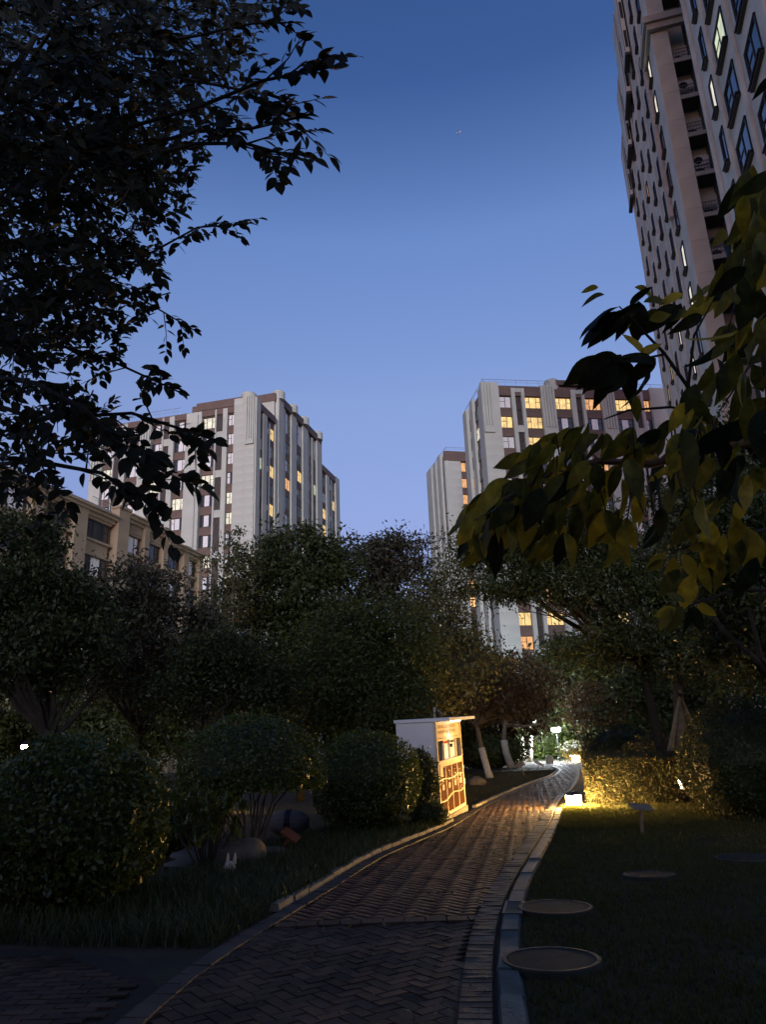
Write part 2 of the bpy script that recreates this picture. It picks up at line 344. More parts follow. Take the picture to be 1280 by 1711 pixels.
# side path pavers
sp = []
for k in range(0, 46):
    for j in range(24):
        sp.append((-2.02 - .208 * k - .104 * (j % 2), 4.75 + .105 * j, 0))
sp = [q for q in sp if q[1] < 6.15 + min(1.25, .95 * max(0, -q[0] - 1.8)) and q[0] < float(left_x(q[1])) - .12]
sp.sort(key=lambda q: math.hypot(q[0], q[1]))
place_bricks(np.array(sp), brick_mesh('paver', .203, .100, .016), 'paver', side_pave, M['brick'], 200, .203, .100, .016, .004)
# left kerb stones, right drain channel slabs and gratings
kerb = setp(empty('kerb', (0, 0, 0)), kind='structure')
xy, tg = along(PLr, .5, 8.9, 55)
km = MB().box(-.245, .245, -.055, .055, 0, .075, tx=.008, ty=.012); KM = mesh('kerb_stone', km.V, km.F)
for (x, y), (tx, ty) in zip(xy, tg):
    if 17.6 < y < 21.2: continue
    o = link('kerb_stone', KM, M['kerb'], kerb, (x - ty * .07, y + tx * .07, .002 + RNG.normal(0, .006)), math.atan2(ty, tx) + RNG.normal(0, .02)); o.scale = (1, 1, 1)
chan = setp(empty('drain_channel', (0, 0, 0)), kind='structure')
xy, tg = along(PRr, .62, 4.6, 20.0)
cm = MB().box(-.305, .305, -.09, .09, 0, .035, tx=.01, ty=.02); CM = mesh('channel_slab', cm.V, cm.F)
gm = MB(); gm.box(-.3, .3, -.095, -.07, 0, .045); gm.box(-.3, .3, .07, .095, 0, .045); gm.box(-.3, -.275, -.0695, .0695, 0, .045); gm.box(.275, .3, -.0695, .0695, 0, .045)
GMm = mesh('grate_frame', gm.V, gm.F)
sm = MB().box(-.013, .013, -.0695, .0695, 0, .038); SLT = mesh('grate_slat', sm.V, sm.F)
for k, ((x, y), (tx, ty)) in enumerate(zip(xy, tg)):
    loc = (x + ty * .105, y - tx * .105, .004); a = math.atan2(ty, tx)
    if k in (0, 6):
        g = link('grating', GMm, M['grate'], chan, loc, a)
        for s in range(10): link('slat', SLT, M['grate'], g, (-.245 + s * .0545, 0, 0))
    else:
        link('channel_slab', CM, M['teal'], chan, (loc[0], loc[1], .004 + RNG.normal(0, .005)), a + RNG.normal(0, .015))
# lawns
ly = np.linspace(4.0, 20.0, 30)
sheet('lawn', [(float(right_x(y)) + .21, y) for y in ly] + [(16, 20.0), (16, 4.0)], .006, M['lawn'])
ly = np.linspace(21.3, 60, 40)
sheet('left_lawn', [(float(left_x(y)) - .14, y) for y in ly][::-1] + [(-6, 21.3), (-6, 60)], .006, M['drylawn'])

# ------------------------------------------------------------------ leaves, grass
def unit(v): return v / (np.linalg.norm(v, axis=1)[:, None] + 1e-9)
def leaf_cards(name, pos, size, m, parent, loc, outward=None, drop=.0, elong=.45, spread=1.0):
    n = len(pos); d = RNG.normal(0, 1, (n, 3)); d[:, 2] -= drop; d = unit(d)
    nn = RNG.normal(0, 1, (n, 3)) * spread
    if outward is not None: nn += outward
    nn[:, 2] += .5; w = unit(np.cross(nn, d)); n2 = np.cross(d, w)
    s = (size * RNG.uniform(.5, 1.45, n))[:, None]
    V = np.stack([pos - d * s * .5, pos - d * s * .02 + w * s * elong * .5 + n2 * s * .08, pos + d * s * .5, pos - d * s * .02 - w * s * elong * .5 + n2 * s * .08], 1)
    V = V.reshape(-1, 3) - np.array(loc)
    return link(name, npmesh(name, V, np.arange(4 * n).reshape(-1, 4)), m, parent)
def clumps(blobs, per, sig, edge=.55):
    """points gathered in clumps through ellipsoids; returns points and clump centres"""
    P_, C_ = [], []
    for (cx, cy, cz, rx, ry, rz, n) in blobs:
        d = unit(RNG.normal(0, 1, (n, 3))); r = (edge + (1 - edge) * RNG.random(n)) ** .8
        r *= 1 + RNG.normal(0, .15, n)
        c = np.array([cx, cy, cz]) + d * r[:, None] * np.array([rx, ry, rz]); C_.append(c)
        sg = sig * RNG.uniform(.6, 1.5, n)
        p = np.repeat(c, per, 0) + RNG.normal(0, 1, (n * per, 3)) * np.repeat(sg, per)[:, None] * np.array([1, 1, .75])
        P_.append(p)
    return np.concatenate(P_), np.concatenate(C_)
def limb(mb, a, b, r0, r1, n=5, sag=.12, k=5):
    a, b = Vector(a), Vector(b); off = Vector(RNG.normal(0, 1, 3)) * (b - a).length * sag * .5
    pts = [a.lerp(b, t / k) + off * math.sin(PI * t / k) + Vector(RNG.normal(0, 1, 3)) * (b - a).length * .015 for t in range(k + 1)]
    mb.tube(pts, [r0 + (r1 - r0) * t / k for t in range(k + 1)], n); return pts
DENS = 2.6
def tree(name, label, cat, base, fork, blobs, leaf, lm, per=34, sig=.3, trunk_r=.1, bark='bark', group=None, stems=None, n_limbs=16, drop=.2, elong=.45, white=0, edge=.55, twigs=60, lean=None):
    base = Vector(base); root = empty(name, base, label, cat, group)
    pts, cen = clumps(blobs, int(per * DENS), sig, edge)
    leaf_cards('crown', pts, leaf * 1.3, L[lm], root, base, drop=drop, elong=elong)
    mb = MB(); forks = []; runs = []
    for st in (stems or [(Vector((0, 0, 0)), Vector(fork) - base)]):
        p0, p1 = Vector(st[0]), Vector(st[1])
        r = trunk_r * (1 if not stems else .6)
        k = 6; off = Vector((RNG.normal(0, .06), RNG.normal(0, .06), 0)) * (p1 - p0).length
        pp = [p0.lerp(p1, t / k) + off * math.sin(PI * t / k) for t in range(k + 1)]
        mb.tube(pp, [r * (1.25 if t == 0 else 1 - .35 * t / k) for t in range(k + 1)], 8); forks.append((p1, r)); runs.append((pp, r))
    tr = mb.build('trunk', M[bark], root, smooth=True)
    for pp, r in runs if white else []:
        acc = 0; q = [pp[0] + Vector((0, 0, .01))]
        for a_, c_ in zip(pp, pp[1:]):
            l_ = (c_ - a_).length
            if acc + l_ >= white: q.append(a_.lerp(c_, (white - acc) / l_)); break
            q.append(c_); acc += l_
        MB().tube(q, [r * (1.32 if t == 0 else 1.12) for t in range(len(q))], 9).build('whitewash', M['white_trunk'], root, smooth=True)
    bb = MB(); idx = RNG.permutation(len(cen)); ends = []
    for k in idx[:n_limbs]:
        f, r = forks[RNG.integers(len(forks))]
        e = Vector(cen[k]) - base; limb(bb, f - Vector((0, 0, .05)), e, r * .55, r * .12, 5); ends.append((f, e))
    for k in idx[n_limbs:n_limbs + twigs]:
        e = Vector(cen[k]) - base
        f, e0 = min(ends, key=lambda q: (q[1] - e).length); limb(bb, f.lerp(e0, RNG.uniform(.45, .95)), e, r * .15, .004, 4, k=3)
    bb.build('limbs', M[bark], root)
    return root
def blob_px(px, py, Y, wpx, hpx, n, ry=None):       # an ellipsoid of crown round a surveyed point
    c = P(px, py, Y); s = (Y / math.cos(PITCH)) / FPX * 1.0
    rx, rz = wpx * s, hpx * s
    return (c.x, c.y, c.z, rx, ry if ry else rx * .8, rz, n)
def base_px(px, py, Y):
    c = P(px, py, Y); return Vector((c.x, c.y, 0))

def bush(name, label, base, r, zc, lm='bush', leaf=.06, n=14000, group=None, stems=8, stem_mat='twig', flat=0.0, core=.80, stem_h=None, jitter=.05, cat='bush'):
    """clipped shrub: a shell of leaves over a twiggy inside, on short stems; r=(rx,ry,rz)"""
    base = Vector(base); root = empty(name, base, label, cat, group)
    d = unit(RNG.normal(0, 1, (n, 3)))
    if flat: d[:, 2] = np.where(d[:, 2] < -flat, -flat * RNG.random(n), d[:, 2]); d = d
    lump = 1 + .04 * np.sin(4 * d[:, 0] + 5 * d[:, 1] + base.x) * np.cos(5 * d[:, 2] + base.y) + .035 * np.sin(7 * d[:, 0] + 3 * d[:, 2]) * np.cos(6 * d[:, 1] + 1) + .03 * np.sin(13 * d[:, 1] - 9 * d[:, 2] + 2)
    rr = lump * (1 - np.abs(RNG.normal(0, jitter * 1.6, n))) + (RNG.random(n) < .03) * RNG.uniform(0, .06, n)
    p = np.array([base.x, base.y, zc]) + d * rr[:, None] * np.array(r)
    od = d * 1.2
    for k in range(int(30 + 10 * r[0])):            # stray shoots break the clipped outline
        e = RNG.normal(0, 1, 3); e[2] = abs(e[2]) * .8 + .1; e /= np.linalg.norm(e); t_ = np.linspace(.9, 1.03 + RNG.uniform(.02, .11), 9)[:, None]
        q_ = np.array([base.x, base.y, zc]) + e[None] * t_ * np.array(r) + RNG.normal(0, leaf * .35, (9, 3)); p = np.r_[p, q_]; od = np.r_[od, RNG.normal(0, .6, (9, 3))]
    leaf_cards('foliage', p, leaf, L[lm], root, base, outward=od, elong=.5)
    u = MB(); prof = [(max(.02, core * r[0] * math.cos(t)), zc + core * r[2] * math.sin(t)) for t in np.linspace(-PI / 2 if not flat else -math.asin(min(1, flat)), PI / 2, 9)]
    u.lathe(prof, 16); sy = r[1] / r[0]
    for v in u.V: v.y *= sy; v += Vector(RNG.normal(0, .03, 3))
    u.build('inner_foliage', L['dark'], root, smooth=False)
    sb = MB(); top = stem_h if stem_h else max(.15, zc - .3 * r[2])
    for k in range(stems):
        a = 2 * PI * k / stems + RNG.normal(0, .3); q = RNG.uniform(.25, .75)
        limb(sb, (.10 * math.cos(a), .08 * math.sin(a), 0), (q * r[0] * math.cos(a), q * r[1] * math.sin(a), top + RNG.uniform(0, .15)), .018, .010, 5)
    sb.build('stems', M[stem_mat], root)
    return root

# ------------------------------------------------------------------ facades
class Fac:
    """a facade: origin (x,y), azimuth of its run; u along, n outward, z up"""
    def __init__(s, o, az, root):
        a = rad(az); s.o = Vector((o[0], o[1], 0)); s.d = Vector((math.sin(a), math.cos(a), 0)); n = Vector((s.d.y, -s.d.x, 0))
        if n.dot(-s.o) < 0: n = -n; s.flip = True
        else: s.flip = False
        s.n = n; s.root = root
        # local frame for shared meshes: x = d, y = n  -> keep it right-handed by mirroring x when needed
        s.x = s.d if s.d.cross(n).z > 0 else -s.d
        s.rz = math.atan2(s.x.y, s.x.x)
    def pt(s, u, n, z): return s.o + s.d * u + s.n * n + Vector((0, 0, z))
_bc = {}
def fbox(F, name, u0, u1, n0, n1, z0, z1, m, parent=None):
    k = (round(abs(u1 - u0), 3), round(n1 - n0, 3), round(z1 - z0, 3), m.name)
    if k not in _bc:
        b = MB().box(-k[0] / 2, k[0] / 2, -k[1] / 2, k[1] / 2, -k[2] / 2, k[2] / 2); _bc[k] = mesh(name, b.V, b.F); _bc[k].materials.append(m)
    c = F.pt((u0 + u1) / 2, (n0 + n1) / 2, (z0 + z1) / 2) - F.root.location
    return link(name, _bc[k], None, F.root, c, F.rz)
_wc = {}
def win_mesh(w, h, style):
    k = (round(w, 2), round(h, 2), style)
    if k in _wc: return _wc[k]
    w, h = k[0], k[1]; b = .07; fr = MB(); D0, D1 = -.06, .03
    fr.box(-w / 2, w / 2, D0, D1, 0, b); fr.box(-w / 2, w / 2, D0, D1, h - b, h); fr.box(-w / 2, -w / 2 + b, D0, D1, b + .001, h - b - .001); fr.box(w / 2 - b, w / 2, D0, D1, b + .001, h - b - .001)
    panes = []
    if style == 3:
        s = w * .29
        for x in (-w / 2 + s, w / 2 - s): fr.box(x - .035, x + .035, D0 + .005, D1 - .005, b + .001, h - b - .001)
        fr.box(-w / 2 + b + .001, -w / 2 + s - .036, D0 + .01, D1 - .01, h * .56, h * .56 + .06); fr.box(w / 2 - s + .036, w / 2 - b - .001, D0 + .01, D1 - .01, h * .56, h * .56 + .06)
        cuts = [-w / 2 + b, -w / 2 + s - .035, -w / 2 + s + .035, w / 2 - s - .035, w / 2 - s + .035, w / 2 - b]; panes = [(cuts[0], cuts[1]), (cuts[2], cuts[3]), (cuts[4], cuts[5])]
    elif style == 2:
        fr.box(-.035, .035, D0 + .005, D1 - .005, b + .001, h - b - .001); fr.box(.036, w / 2 - b - .001, D0 + .01, D1 - .01, h * .56, h * .56 + .06)
        panes = [(-w / 2 + b, -.035), (.035, w / 2 - b)]
    else: panes = [(-w / 2 + b, w / 2 - b)]
    pm = []
    for (a, c) in panes:
        p = MB().box(a, c, -.03, -.012, b, h - b); pm.append(mesh('pane', p.V, p.F))
    _wc[k] = (mesh('window', fr.V, fr.F), pm); _wc[k][0].materials.append(M['frame']); return _wc[k]
_pc = {}
def window(F, u0, u1, z0, z1, n, style, lit=None, curtain=False):
    fr, pm = win_mesh(abs(u1 - u0), z1 - z0, style)
    o = link('window', fr, None, F.root, F.pt((u0 + u1) / 2, n, z0) - F.root.location, F.rz)
    for k, p in enumerate(pm):
        m = M[lit] if lit else (M['curtain'] if curtain and (k == 1 or random.random() < .22) else M['glass'])
        key = (p.name, m.name)
        if key not in _pc: q = p.copy(); q.name = 'pane'; q.materials.clear(); q.materials.append(m); _pc[key] = q
        link('pane', _pc[key], None, o)
    return o
def flutes(F, u0, u1, n1, z0, z1, m, k=4):
    w = abs(u1 - u0) / (2 * k - 1); s = 1 if u1 > u0 else -1
    for i in range(k): fbox(F, 'fluting_rib', u0 + s * 2 * i * w, u0 + s * (2 * i + 1) * w, n1, n1 + .22, z0, z1, m)
def prism(name, pts, z0, z1, m, root):
    n = len(pts); V = [Vector((x, y, z0)) - root.location for x, y in pts] + [Vector((x, y, z1)) - root.location for x, y in pts]
    return link(name, mesh(name, V, [tuple(range(n))[::-1], tuple(range(n, 2 * n))] + [(i, (i + 1) % n, n + (i + 1) % n, n + i) for i in range(n)]), m, root)
def quadblock(name, F, u0, u1, n0, n1, z0, z1, m):
    return prism(name, [tuple(F.pt(u0, n0, 0)[:2]), tuple(F.pt(u1, n0, 0)[:2]), tuple(F.pt(u1, n1, 0)[:2]), tuple(F.pt(u0, n1, 0)[:2])], z0, z1, m, F.root)
def railing(F, u0, u1, n, z0, h, step=1.4):
    mb = MB()
    def bar(a, b, r): mb.tube([a - F.root.location, b - F.root.location], r, 4)
    bar(F.pt(u0, n, z0 + h), F.pt(u1, n, z0 + h), .03); bar(F.pt(u0, n, z0 + h * .55), F.pt(u1, n, z0 + h * .55), .015)
    k = max(1, int(abs(u1 - u0) / step))
    for i in range(k + 1): u = u0 + (u1 - u0) * i / k; bar(F.pt(u, n, z0), F.pt(u, n, z0 + h), .022)
    return mb.build('roof_railing', M['railing'], F.root)

# ---- left tower: cream piers, brown spandrels, three blocks stepping down
def left_tower():
    root = empty('apartment_tower', (-17.79, 98.07, 0), 'tall cream and brown apartment tower on the left with a fluted corner pier', 'building')
    FL, FR = Fac((-17.79, 98.07), -75.8, root), Fac((-17.79, 98.07), 15.4, root)
    PT = 2.98; cr, br = M['cream'], M['brown']
    ZB = 0
    def block(name, F, u0, u1, dep, z1):
        return quadblock(name, F, u0, u1, -.45, -dep, ZB, z1, br)
    quadblock('wall', FL, .45, 10.4, -.45, -12, 0, 50.9, br)
    quadblock('wall', FL, 10.4, 26.6, -.45, -12, 0, 49.6, br)
    quadblock('wall', FR, 7.9, 27.1, -.45, -11, 0, 54.9, br)
    quadblock('wall', FR, 27.1, 36.4, -.45, -10, 0, 50.1, br)
    quadblock('roof_block', FL, 1.6, 9.6, -1.5, -9, 50.9, 51.5, br)
    fbox(FL, 'parapet', 3.4, 26.4, -.449, .06, 48.75, 50.6 if False else 49.7, br)
    fbox(FL, 'parapet', 1.4, 9.4, -.46, .10, 49.75, 51.0, br)
    railing(FL, 12, 26.5, .0, 49.7, 1.1)
    # left facade columns
    zw = [40.86 + PT * k for k in range(-6, 3)]
    cols = [(3.3, 4.35, 2), (6.35, 8.35, 3), (10.9, 12.85, 3), (14.9, 16.6, 3), (18.6, 20.7, 3), (22.9, 24.6, 3)]
    lit = {(0, 3): 'pale', (3, 5): 'pale', (3, 3): 'pale', (4, 5): 'pale', (5, 6): 'pale', (1, 1): 'pale', (0, 4): 'pale', (2, 4): 'pale', (2, 2): 'pale', (2, 1): 'pale', (1, 5): 'pale', (4, 7): 'pale', (1, 8): 'pale', (0, 0): 'pale', (0, 1): None}
    for ci, (a, b, st) in enumerate(cols):
        for k, z in enumerate(zw):
            window(FL, a, b, z, z + 1.76, -.30, st, lit.get((ci, k)), True)
            fbox(FL, 'spandrel', a + .01, b - .01, -.449, -.22, z + 1.78, z + PT - .02, br)
    piers = [(.0, 3.28, .18), (4.37, 5.07, .1), (6.1, 6.33, .1), (8.4, 10.85, .25), (12.9, 13.7, .1), (14.62, 14.88, .1), (16.65, 18.55, .2), (20.75, 21.7, .1), (22.72, 22.88, .1), (24.65, 26.6, .2)]
    for a, b, n in piers: fbox(FL, 'pier', a, b, -.448, n, 0, 49.55 if a > 3.3 else 50.75, cr)
    fbox(FL, 'pier', 8.9, 10.3, .251, .5, 0, 49.0, cr)
    for a, b in ((5.09, 6.08), (13.72, 14.6), (21.72, 22.7)):          # two-storey dark louvre panels
        for k in range(-3, 2):
            z = 40.3 + 2 * PT * k - .2
            if k == 1: zt_ = 48.6 if a > 10 else 49.6; fbox(FL, 'louver_panel', a, b, -.449, -.1, z, zt_, M['louver']); continue
            fbox(FL, 'louver_panel', a, b, -.449, -.1, z, z + 2 * PT - 1.1, M['louver']); fbox(FL, 'pier_band', a, b, -.449, .02, z + 2 * PT - 1.09, z + 2 * PT - .01, cr)
    flutes(FL, .15, 1.35, .182, 44.1, 50.8, cr, 4); fbox(FL, 'corner_bracket', .1, 1.4, .182, .5, 43.3, 44.05, cr)
    flutes(FL, 16.8, 18.4, .202, 41.0, 49.6, cr, 4); fbox(FL, 'corner_bracket', 17, 18.2, .202, .42, 40.3, 40.95, cr); flutes(FL, 24.8, 26.5, .202, 41.0, 49.6, cr, 4)
    # cladding panels on the broad corner pier
    for r in range(23):
        for (a, b) in ((.02, 1.62), (1.66, 3.26)):
            z = 22.2 + r * 1.2
            if z < 43 or a > 1.5: fbox(FL, 'cladding_panel', a, b, .181, .205, z, z + 1.18, cr)
    # corner drum
    c = FL.pt(1.5, -.9, 0) - root.location
    MB().lathe([(1.15, 49.9), (1.15, 51.6), (1.0, 51.75)], 20, Matrix.Translation(c)).build('corner_drum', cr, root, smooth=False)
    # right facade
    zr = [43.3 + PT * k for k in range(-6, 3)]
    colsR = [(1.35, 2.7, 2, 0, 3), (5.3, 6.9, 2, 0, 3), (11.2, 13.1, 2, 1, 9), (16.1, 18.0, 2, 1, 9), (21.3, 22.5, 2, 1, 9), (23.2, 24.5, 2, 1, 9), (28.0, 29.4, 2, 0, 2), (32.9, 34.2, 2, 0, 2)]
    litR = {(0, 5): 'green', (1, 7): 'warm', (1, 5): 'warm', (1, 3): 'warm', (2, 5): 'orange', (3, 6): 'warm', (5, 6): 'green', (6, 5): 'warm', (6, 4): 'warm', (7, 6): 'warm'}
    for ci, (a, b, st, tall, _) in enumerate(colsR):
        for k, z in enumerate(zr):
            if ci in (0, 1, 6, 7) and k > 7: continue
            if tall and k == 8: window(FR, a, b, z + .4, z + 4.0, -.24, st, None, True); continue
            window(FR, a, b, z, z + 1.9, -.24, st, litR.get((ci, k)), k % 3 == 0)
            fbox(FR, 'spandrel', a + .01, b - .01, -.449, -.2, z + 1.92, z + PT - .02 + (.4 if tall and k == 7 else 0), br)
    for a, b, n, zt in ((.0, 1.33, .2, 50.7), (2.75, 4.0, .05, 49.6), (4.72, 5.28, -.05, 48.6), (6.95, 7.85, .05, 50.3), (7.95, 9.9, .15, 55.3), (10.0, 11.15, -.1, 53.6), (13.15, 15.2, .1, 55.2), (16.0, 16.08, -.1, 53.6), (18.05, 20.3, .1, 55.2), (20.9, 21.28, -.1, 53.4), (22.55, 23.15, -.05, 53.4), (24.6, 27.0, .1, 55.2), (29.5, 31.0, .05, 50.0), (31.9, 32.8, -.1, 49.6), (34.3, 36.4, .1, 50.3)):
        fbox(FR, 'pier', a, b, -.448, n, 0, zt, cr)
    for a, b in ((4.02, 4.70), (15.25, 15.95), (20.34, 20.86), (31.05, 31.85)):
        for k in range(-3, 2):
            z = 41.5 + 2 * PT * k
            if k == 1 and a in (4.02, 31.05): fbox(FR, 'louver_panel', a, b, -.449, -.05, z, 48.9, M['louver']); continue
            fbox(FR, 'louver_panel', a, b, -.449, -.05, z, z + 2 * PT - .8, M['louver']); fbox(FR, 'pier_band', a, b, -.449, .02, z + 2 * PT - .79, z + 2 * PT - .01, cr)
    fbox(FR, 'parapet', 9.92, 27.0, -.448, .12, 53.7, 54.95, br); fbox(FR, 'parapet', 27.1, 34.2, -.447, .1, 49.0, 50.1, br); fbox(FR, 'parapet', .5, 6.9, -.447, .12, 49.35, 50.4, br)
    for u in (8.9, 14.2, 19.2, 25.8):
        MB().lathe([(1.02, 54.2), (1.02, 55.5), (.9, 55.65)], 16, Matrix.Translation(FR.pt(u, -.35, 0) - root.location)).build('pier_cap', cr, root)
    fbox(FR, 'end_wall', 7.6, 7.9, -9, -.5, 45, 53.6, cr); fbox(FR, 'end_parapet', 7.5, 7.899, -9.1, -.3, 53.61, 54.95, br)
    return root
left_tower()

# ---- right-hand tower seen nearly square on
def square_tower():
    root = empty('apartment_tower', (14.3, 91.56, 0), 'cream and brown apartment tower right of the gap with many yellow lit windows', 'building')
    F, FS = Fac((14.3, 91.56), 81.7, root), Fac((14.3, 91.56), -8.9, root)
    PT = 2.94; cr, br = M['cream'], M['brown']
    quadblock('wall', F, .1, 25.6, -.45, -11, 0, 48.0, br)
    quadblock('roof_block', F, 9.6, 19.2, -.6, -9, 48.0, 49.2, br)
    fbox(F, 'parapet', 1.9, 25.4, -.449, -.02, 46.5, 47.95, br); fbox(F, 'roof_cornice', 10.2, 19.0, -.6, .1, 48.3, 49.0, br)
    railing(F, -.3, 9.3, .0, 48.0, .8); railing(F, 19.3, 25.6, 0, 48.0, .8); railing(FS, .3, 10, 0, 48.3, .7)
    zw = [44.73 - PT * k for k in range(12)]
    cols = [(1.95, 3.62, 2), (5.55, 7.8, 3), (9.85, 12.1, 3), (14.1, 16.4, 3), (18.45, 20.85, 3), (22.65, 23.6, 2)]
    lit = {(1, 0): 'warm', (2, 0): 'warm', (3, 0): 'orange', (4, 0): 'warm', (5, 0): 'orange', (0, 1): 'warm', (1, 1): 'warm', (1, 2): 'warm', (0, 3): 'orange', (2, 1): None, (4, 3): 'warm', (1, 7): 'orange', (2, 4): 'warm',
           (0, 10): 'warm', (1, 10): 'warm', (1, 9): 'orange', (0, 11): 'orange', (2, 9): 'orange', (0, 5): 'warm', (3, 3): 'orange', (3, 10): 'warm'}
    for ci, (a, b, st) in enumerate(cols):
        for k, z in enumerate(zw):
            window(F, a, b, z, z + 1.70, -.30, st, lit.get((ci, k)), random.random() < .6)
            fbox(F, 'spandrel', a + .01, b - .01, -.449, -.22, z + 1.72, z + PT - .02, br) if k else None
    for a, b, n, zt in ((-.55, 1.92, .15, 48.3), (3.66, 4.18, .1, 47.6), (5.06, 5.52, .1, 47.6), (7.83, 9.8, .15, 48.1), (12.13, 12.78, .1, 47.6), (13.66, 14.07, .1, 47.6), (16.43, 18.42, .15, 48.1), (20.88, 21.3, .1, 47.6), (22.2, 22.62, .1, 47.6), (23.63, 25.7, .2, 48.2)):
        fbox(F, 'pier', a, b, -.448, n, 0, zt, cr)
    for a, b in ((4.2, 5.04), (12.8, 13.64), (21.32, 22.18)):
        for k in range(6):
            z1 = 47.0 - 2 * PT * k
            fbox(F, 'louver_panel', a, b, -.449, -.28, z1 - 2 * PT + 1.0, z1 - PT + .35, M['louver']); fbox(F, 'louver_panel', a, b, -.449, -.28, z1 - PT + .45, z1, M['louver'])
            fbox(F, 'pier_band', a, b, -.449, .04, z1 - 2 * PT + .01, z1 - 2 * PT + .99, cr)
        fbox(F, 'pier_band', a, b, -.449, .06, 47.01, 47.6, cr)
    flutes(F, -.5, .85, .152, 41.9, 48.2, cr, 4); fbox(F, 'corner_bracket', -.5, .9, .152, .42, 40.9, 41.85, cr)
    flutes(F, 8.2, 9.6, .152, 41.9, 48.0, cr, 4); flutes(F, 16.8, 18.2, .152, 41.9, 48.0, cr, 4)
    for a, b in ((-.52, .36), (.40, 1.9)):
        for r in range(20): fbox(F, 'cladding_panel', a, b, .151, .17, 11 + r * 1.48, 11 + r * 1.48 + 1.46, cr)
    MB().lathe([(1.0, 47.6), (1.0, 49.15), (.88, 49.3)], 18, Matrix.Translation(F.pt(9.9, -.9, 0) - root.location)).build('corner_drum', cr, root)
    # left return face
    quadblock('side_wall', FS, .46, 10.3, -.2, -3, 0, 47.9, br)
    for a, b, n, zt in ((.0, 2.5, .25, 48.3), (5.5, 7.0, .25, 48.5), (8.4, 10.3, .4, 48.3), (2.55, 3.9, .0, 46.4)): fbox(FS, 'pier', a, b, -.21, n, 0, zt, cr)
    for k, z in enumerate(zw):
        window(FS, 4.0, 5.4, z, z + 1.8, -.08, 2, 'pale' if k == 1 else None, False); window(FS, 7.05, 8.35, z, z + 1.8, -.08, 2, 'orange' if k in (3,) else None, False)
    return root
square_tower()

# ---- far tower just left of it
def far_tower():
    root = empty('apartment_tower', (11.47, 121.61, 0), 'narrow pinkish apartment tower partly hidden behind the square-on tower', 'building')
    F, FS = Fac((11.47, 121.61), 77.5, root), Fac((11.47, 121.61), -12.3, root)
    PT = 2.97; cr, br = M['cream'], M['brown']
    quadblock('wall', F, .1, 15, -.45, -12, 0, 50.6, br); railing(F, -.3, 5, 0, 50.7, .7); railing(FS, .2, 12, 0, 51, .5)
    fbox(F, 'parapet', -.45, 6, -.449, .05, 48.9, 50.7, br)
    for a, b, n in ((-.45, 2.45, .0), (3.5, 5.5, .1)): fbox(F, 'pier', a, b, -.448, n, 0, 48.85, cr)
    for r in range(20): fbox(F, 'cladding_panel', .3, 2.43, .001, .02, 19 + r * 1.48, 19 + r * 1.48 + 1.46, cr)
    lit = {0: 'orange', 1: 'orange', 2: 'orange', 7: 'orange', 8: 'candle', 5: 'orange'}
    for k in range(11):
        z = 47.0 - PT * k
        window(F, 2.5, 3.45, z, z + 1.75, -.3, 1, lit.get(k)); fbox(F, 'spandrel', 2.51, 3.44, -.449, -.2, z + 1.77 - PT, z - .02, br)
    quadblock('side_wall', FS, .46, 12.5, -.2, -3, 0, 50.7, br)
    for a, b, n, zt in ((.0, 1.6, .2, 50.6), (3.0, 5.0, .35, 51.3), (6.2, 8.0, .3, 51.0), (9.3, 12.5, .3, 51.2)): fbox(FS, 'pier', a, b, -.21, n, 0, zt, cr)
    for k in range(11):
        z = 47.0 - PT * k
        for j, (a, b) in enumerate(((1.65, 2.95), (5.05, 6.15), (8.05, 9.25))): window(FS, a, b, z, z + 1.75, -.08, 1, 'orange' if (j, k) in ((0, 0), (0, 6), (1, 6), (2, 7)) else None)
    return root
far_tower()

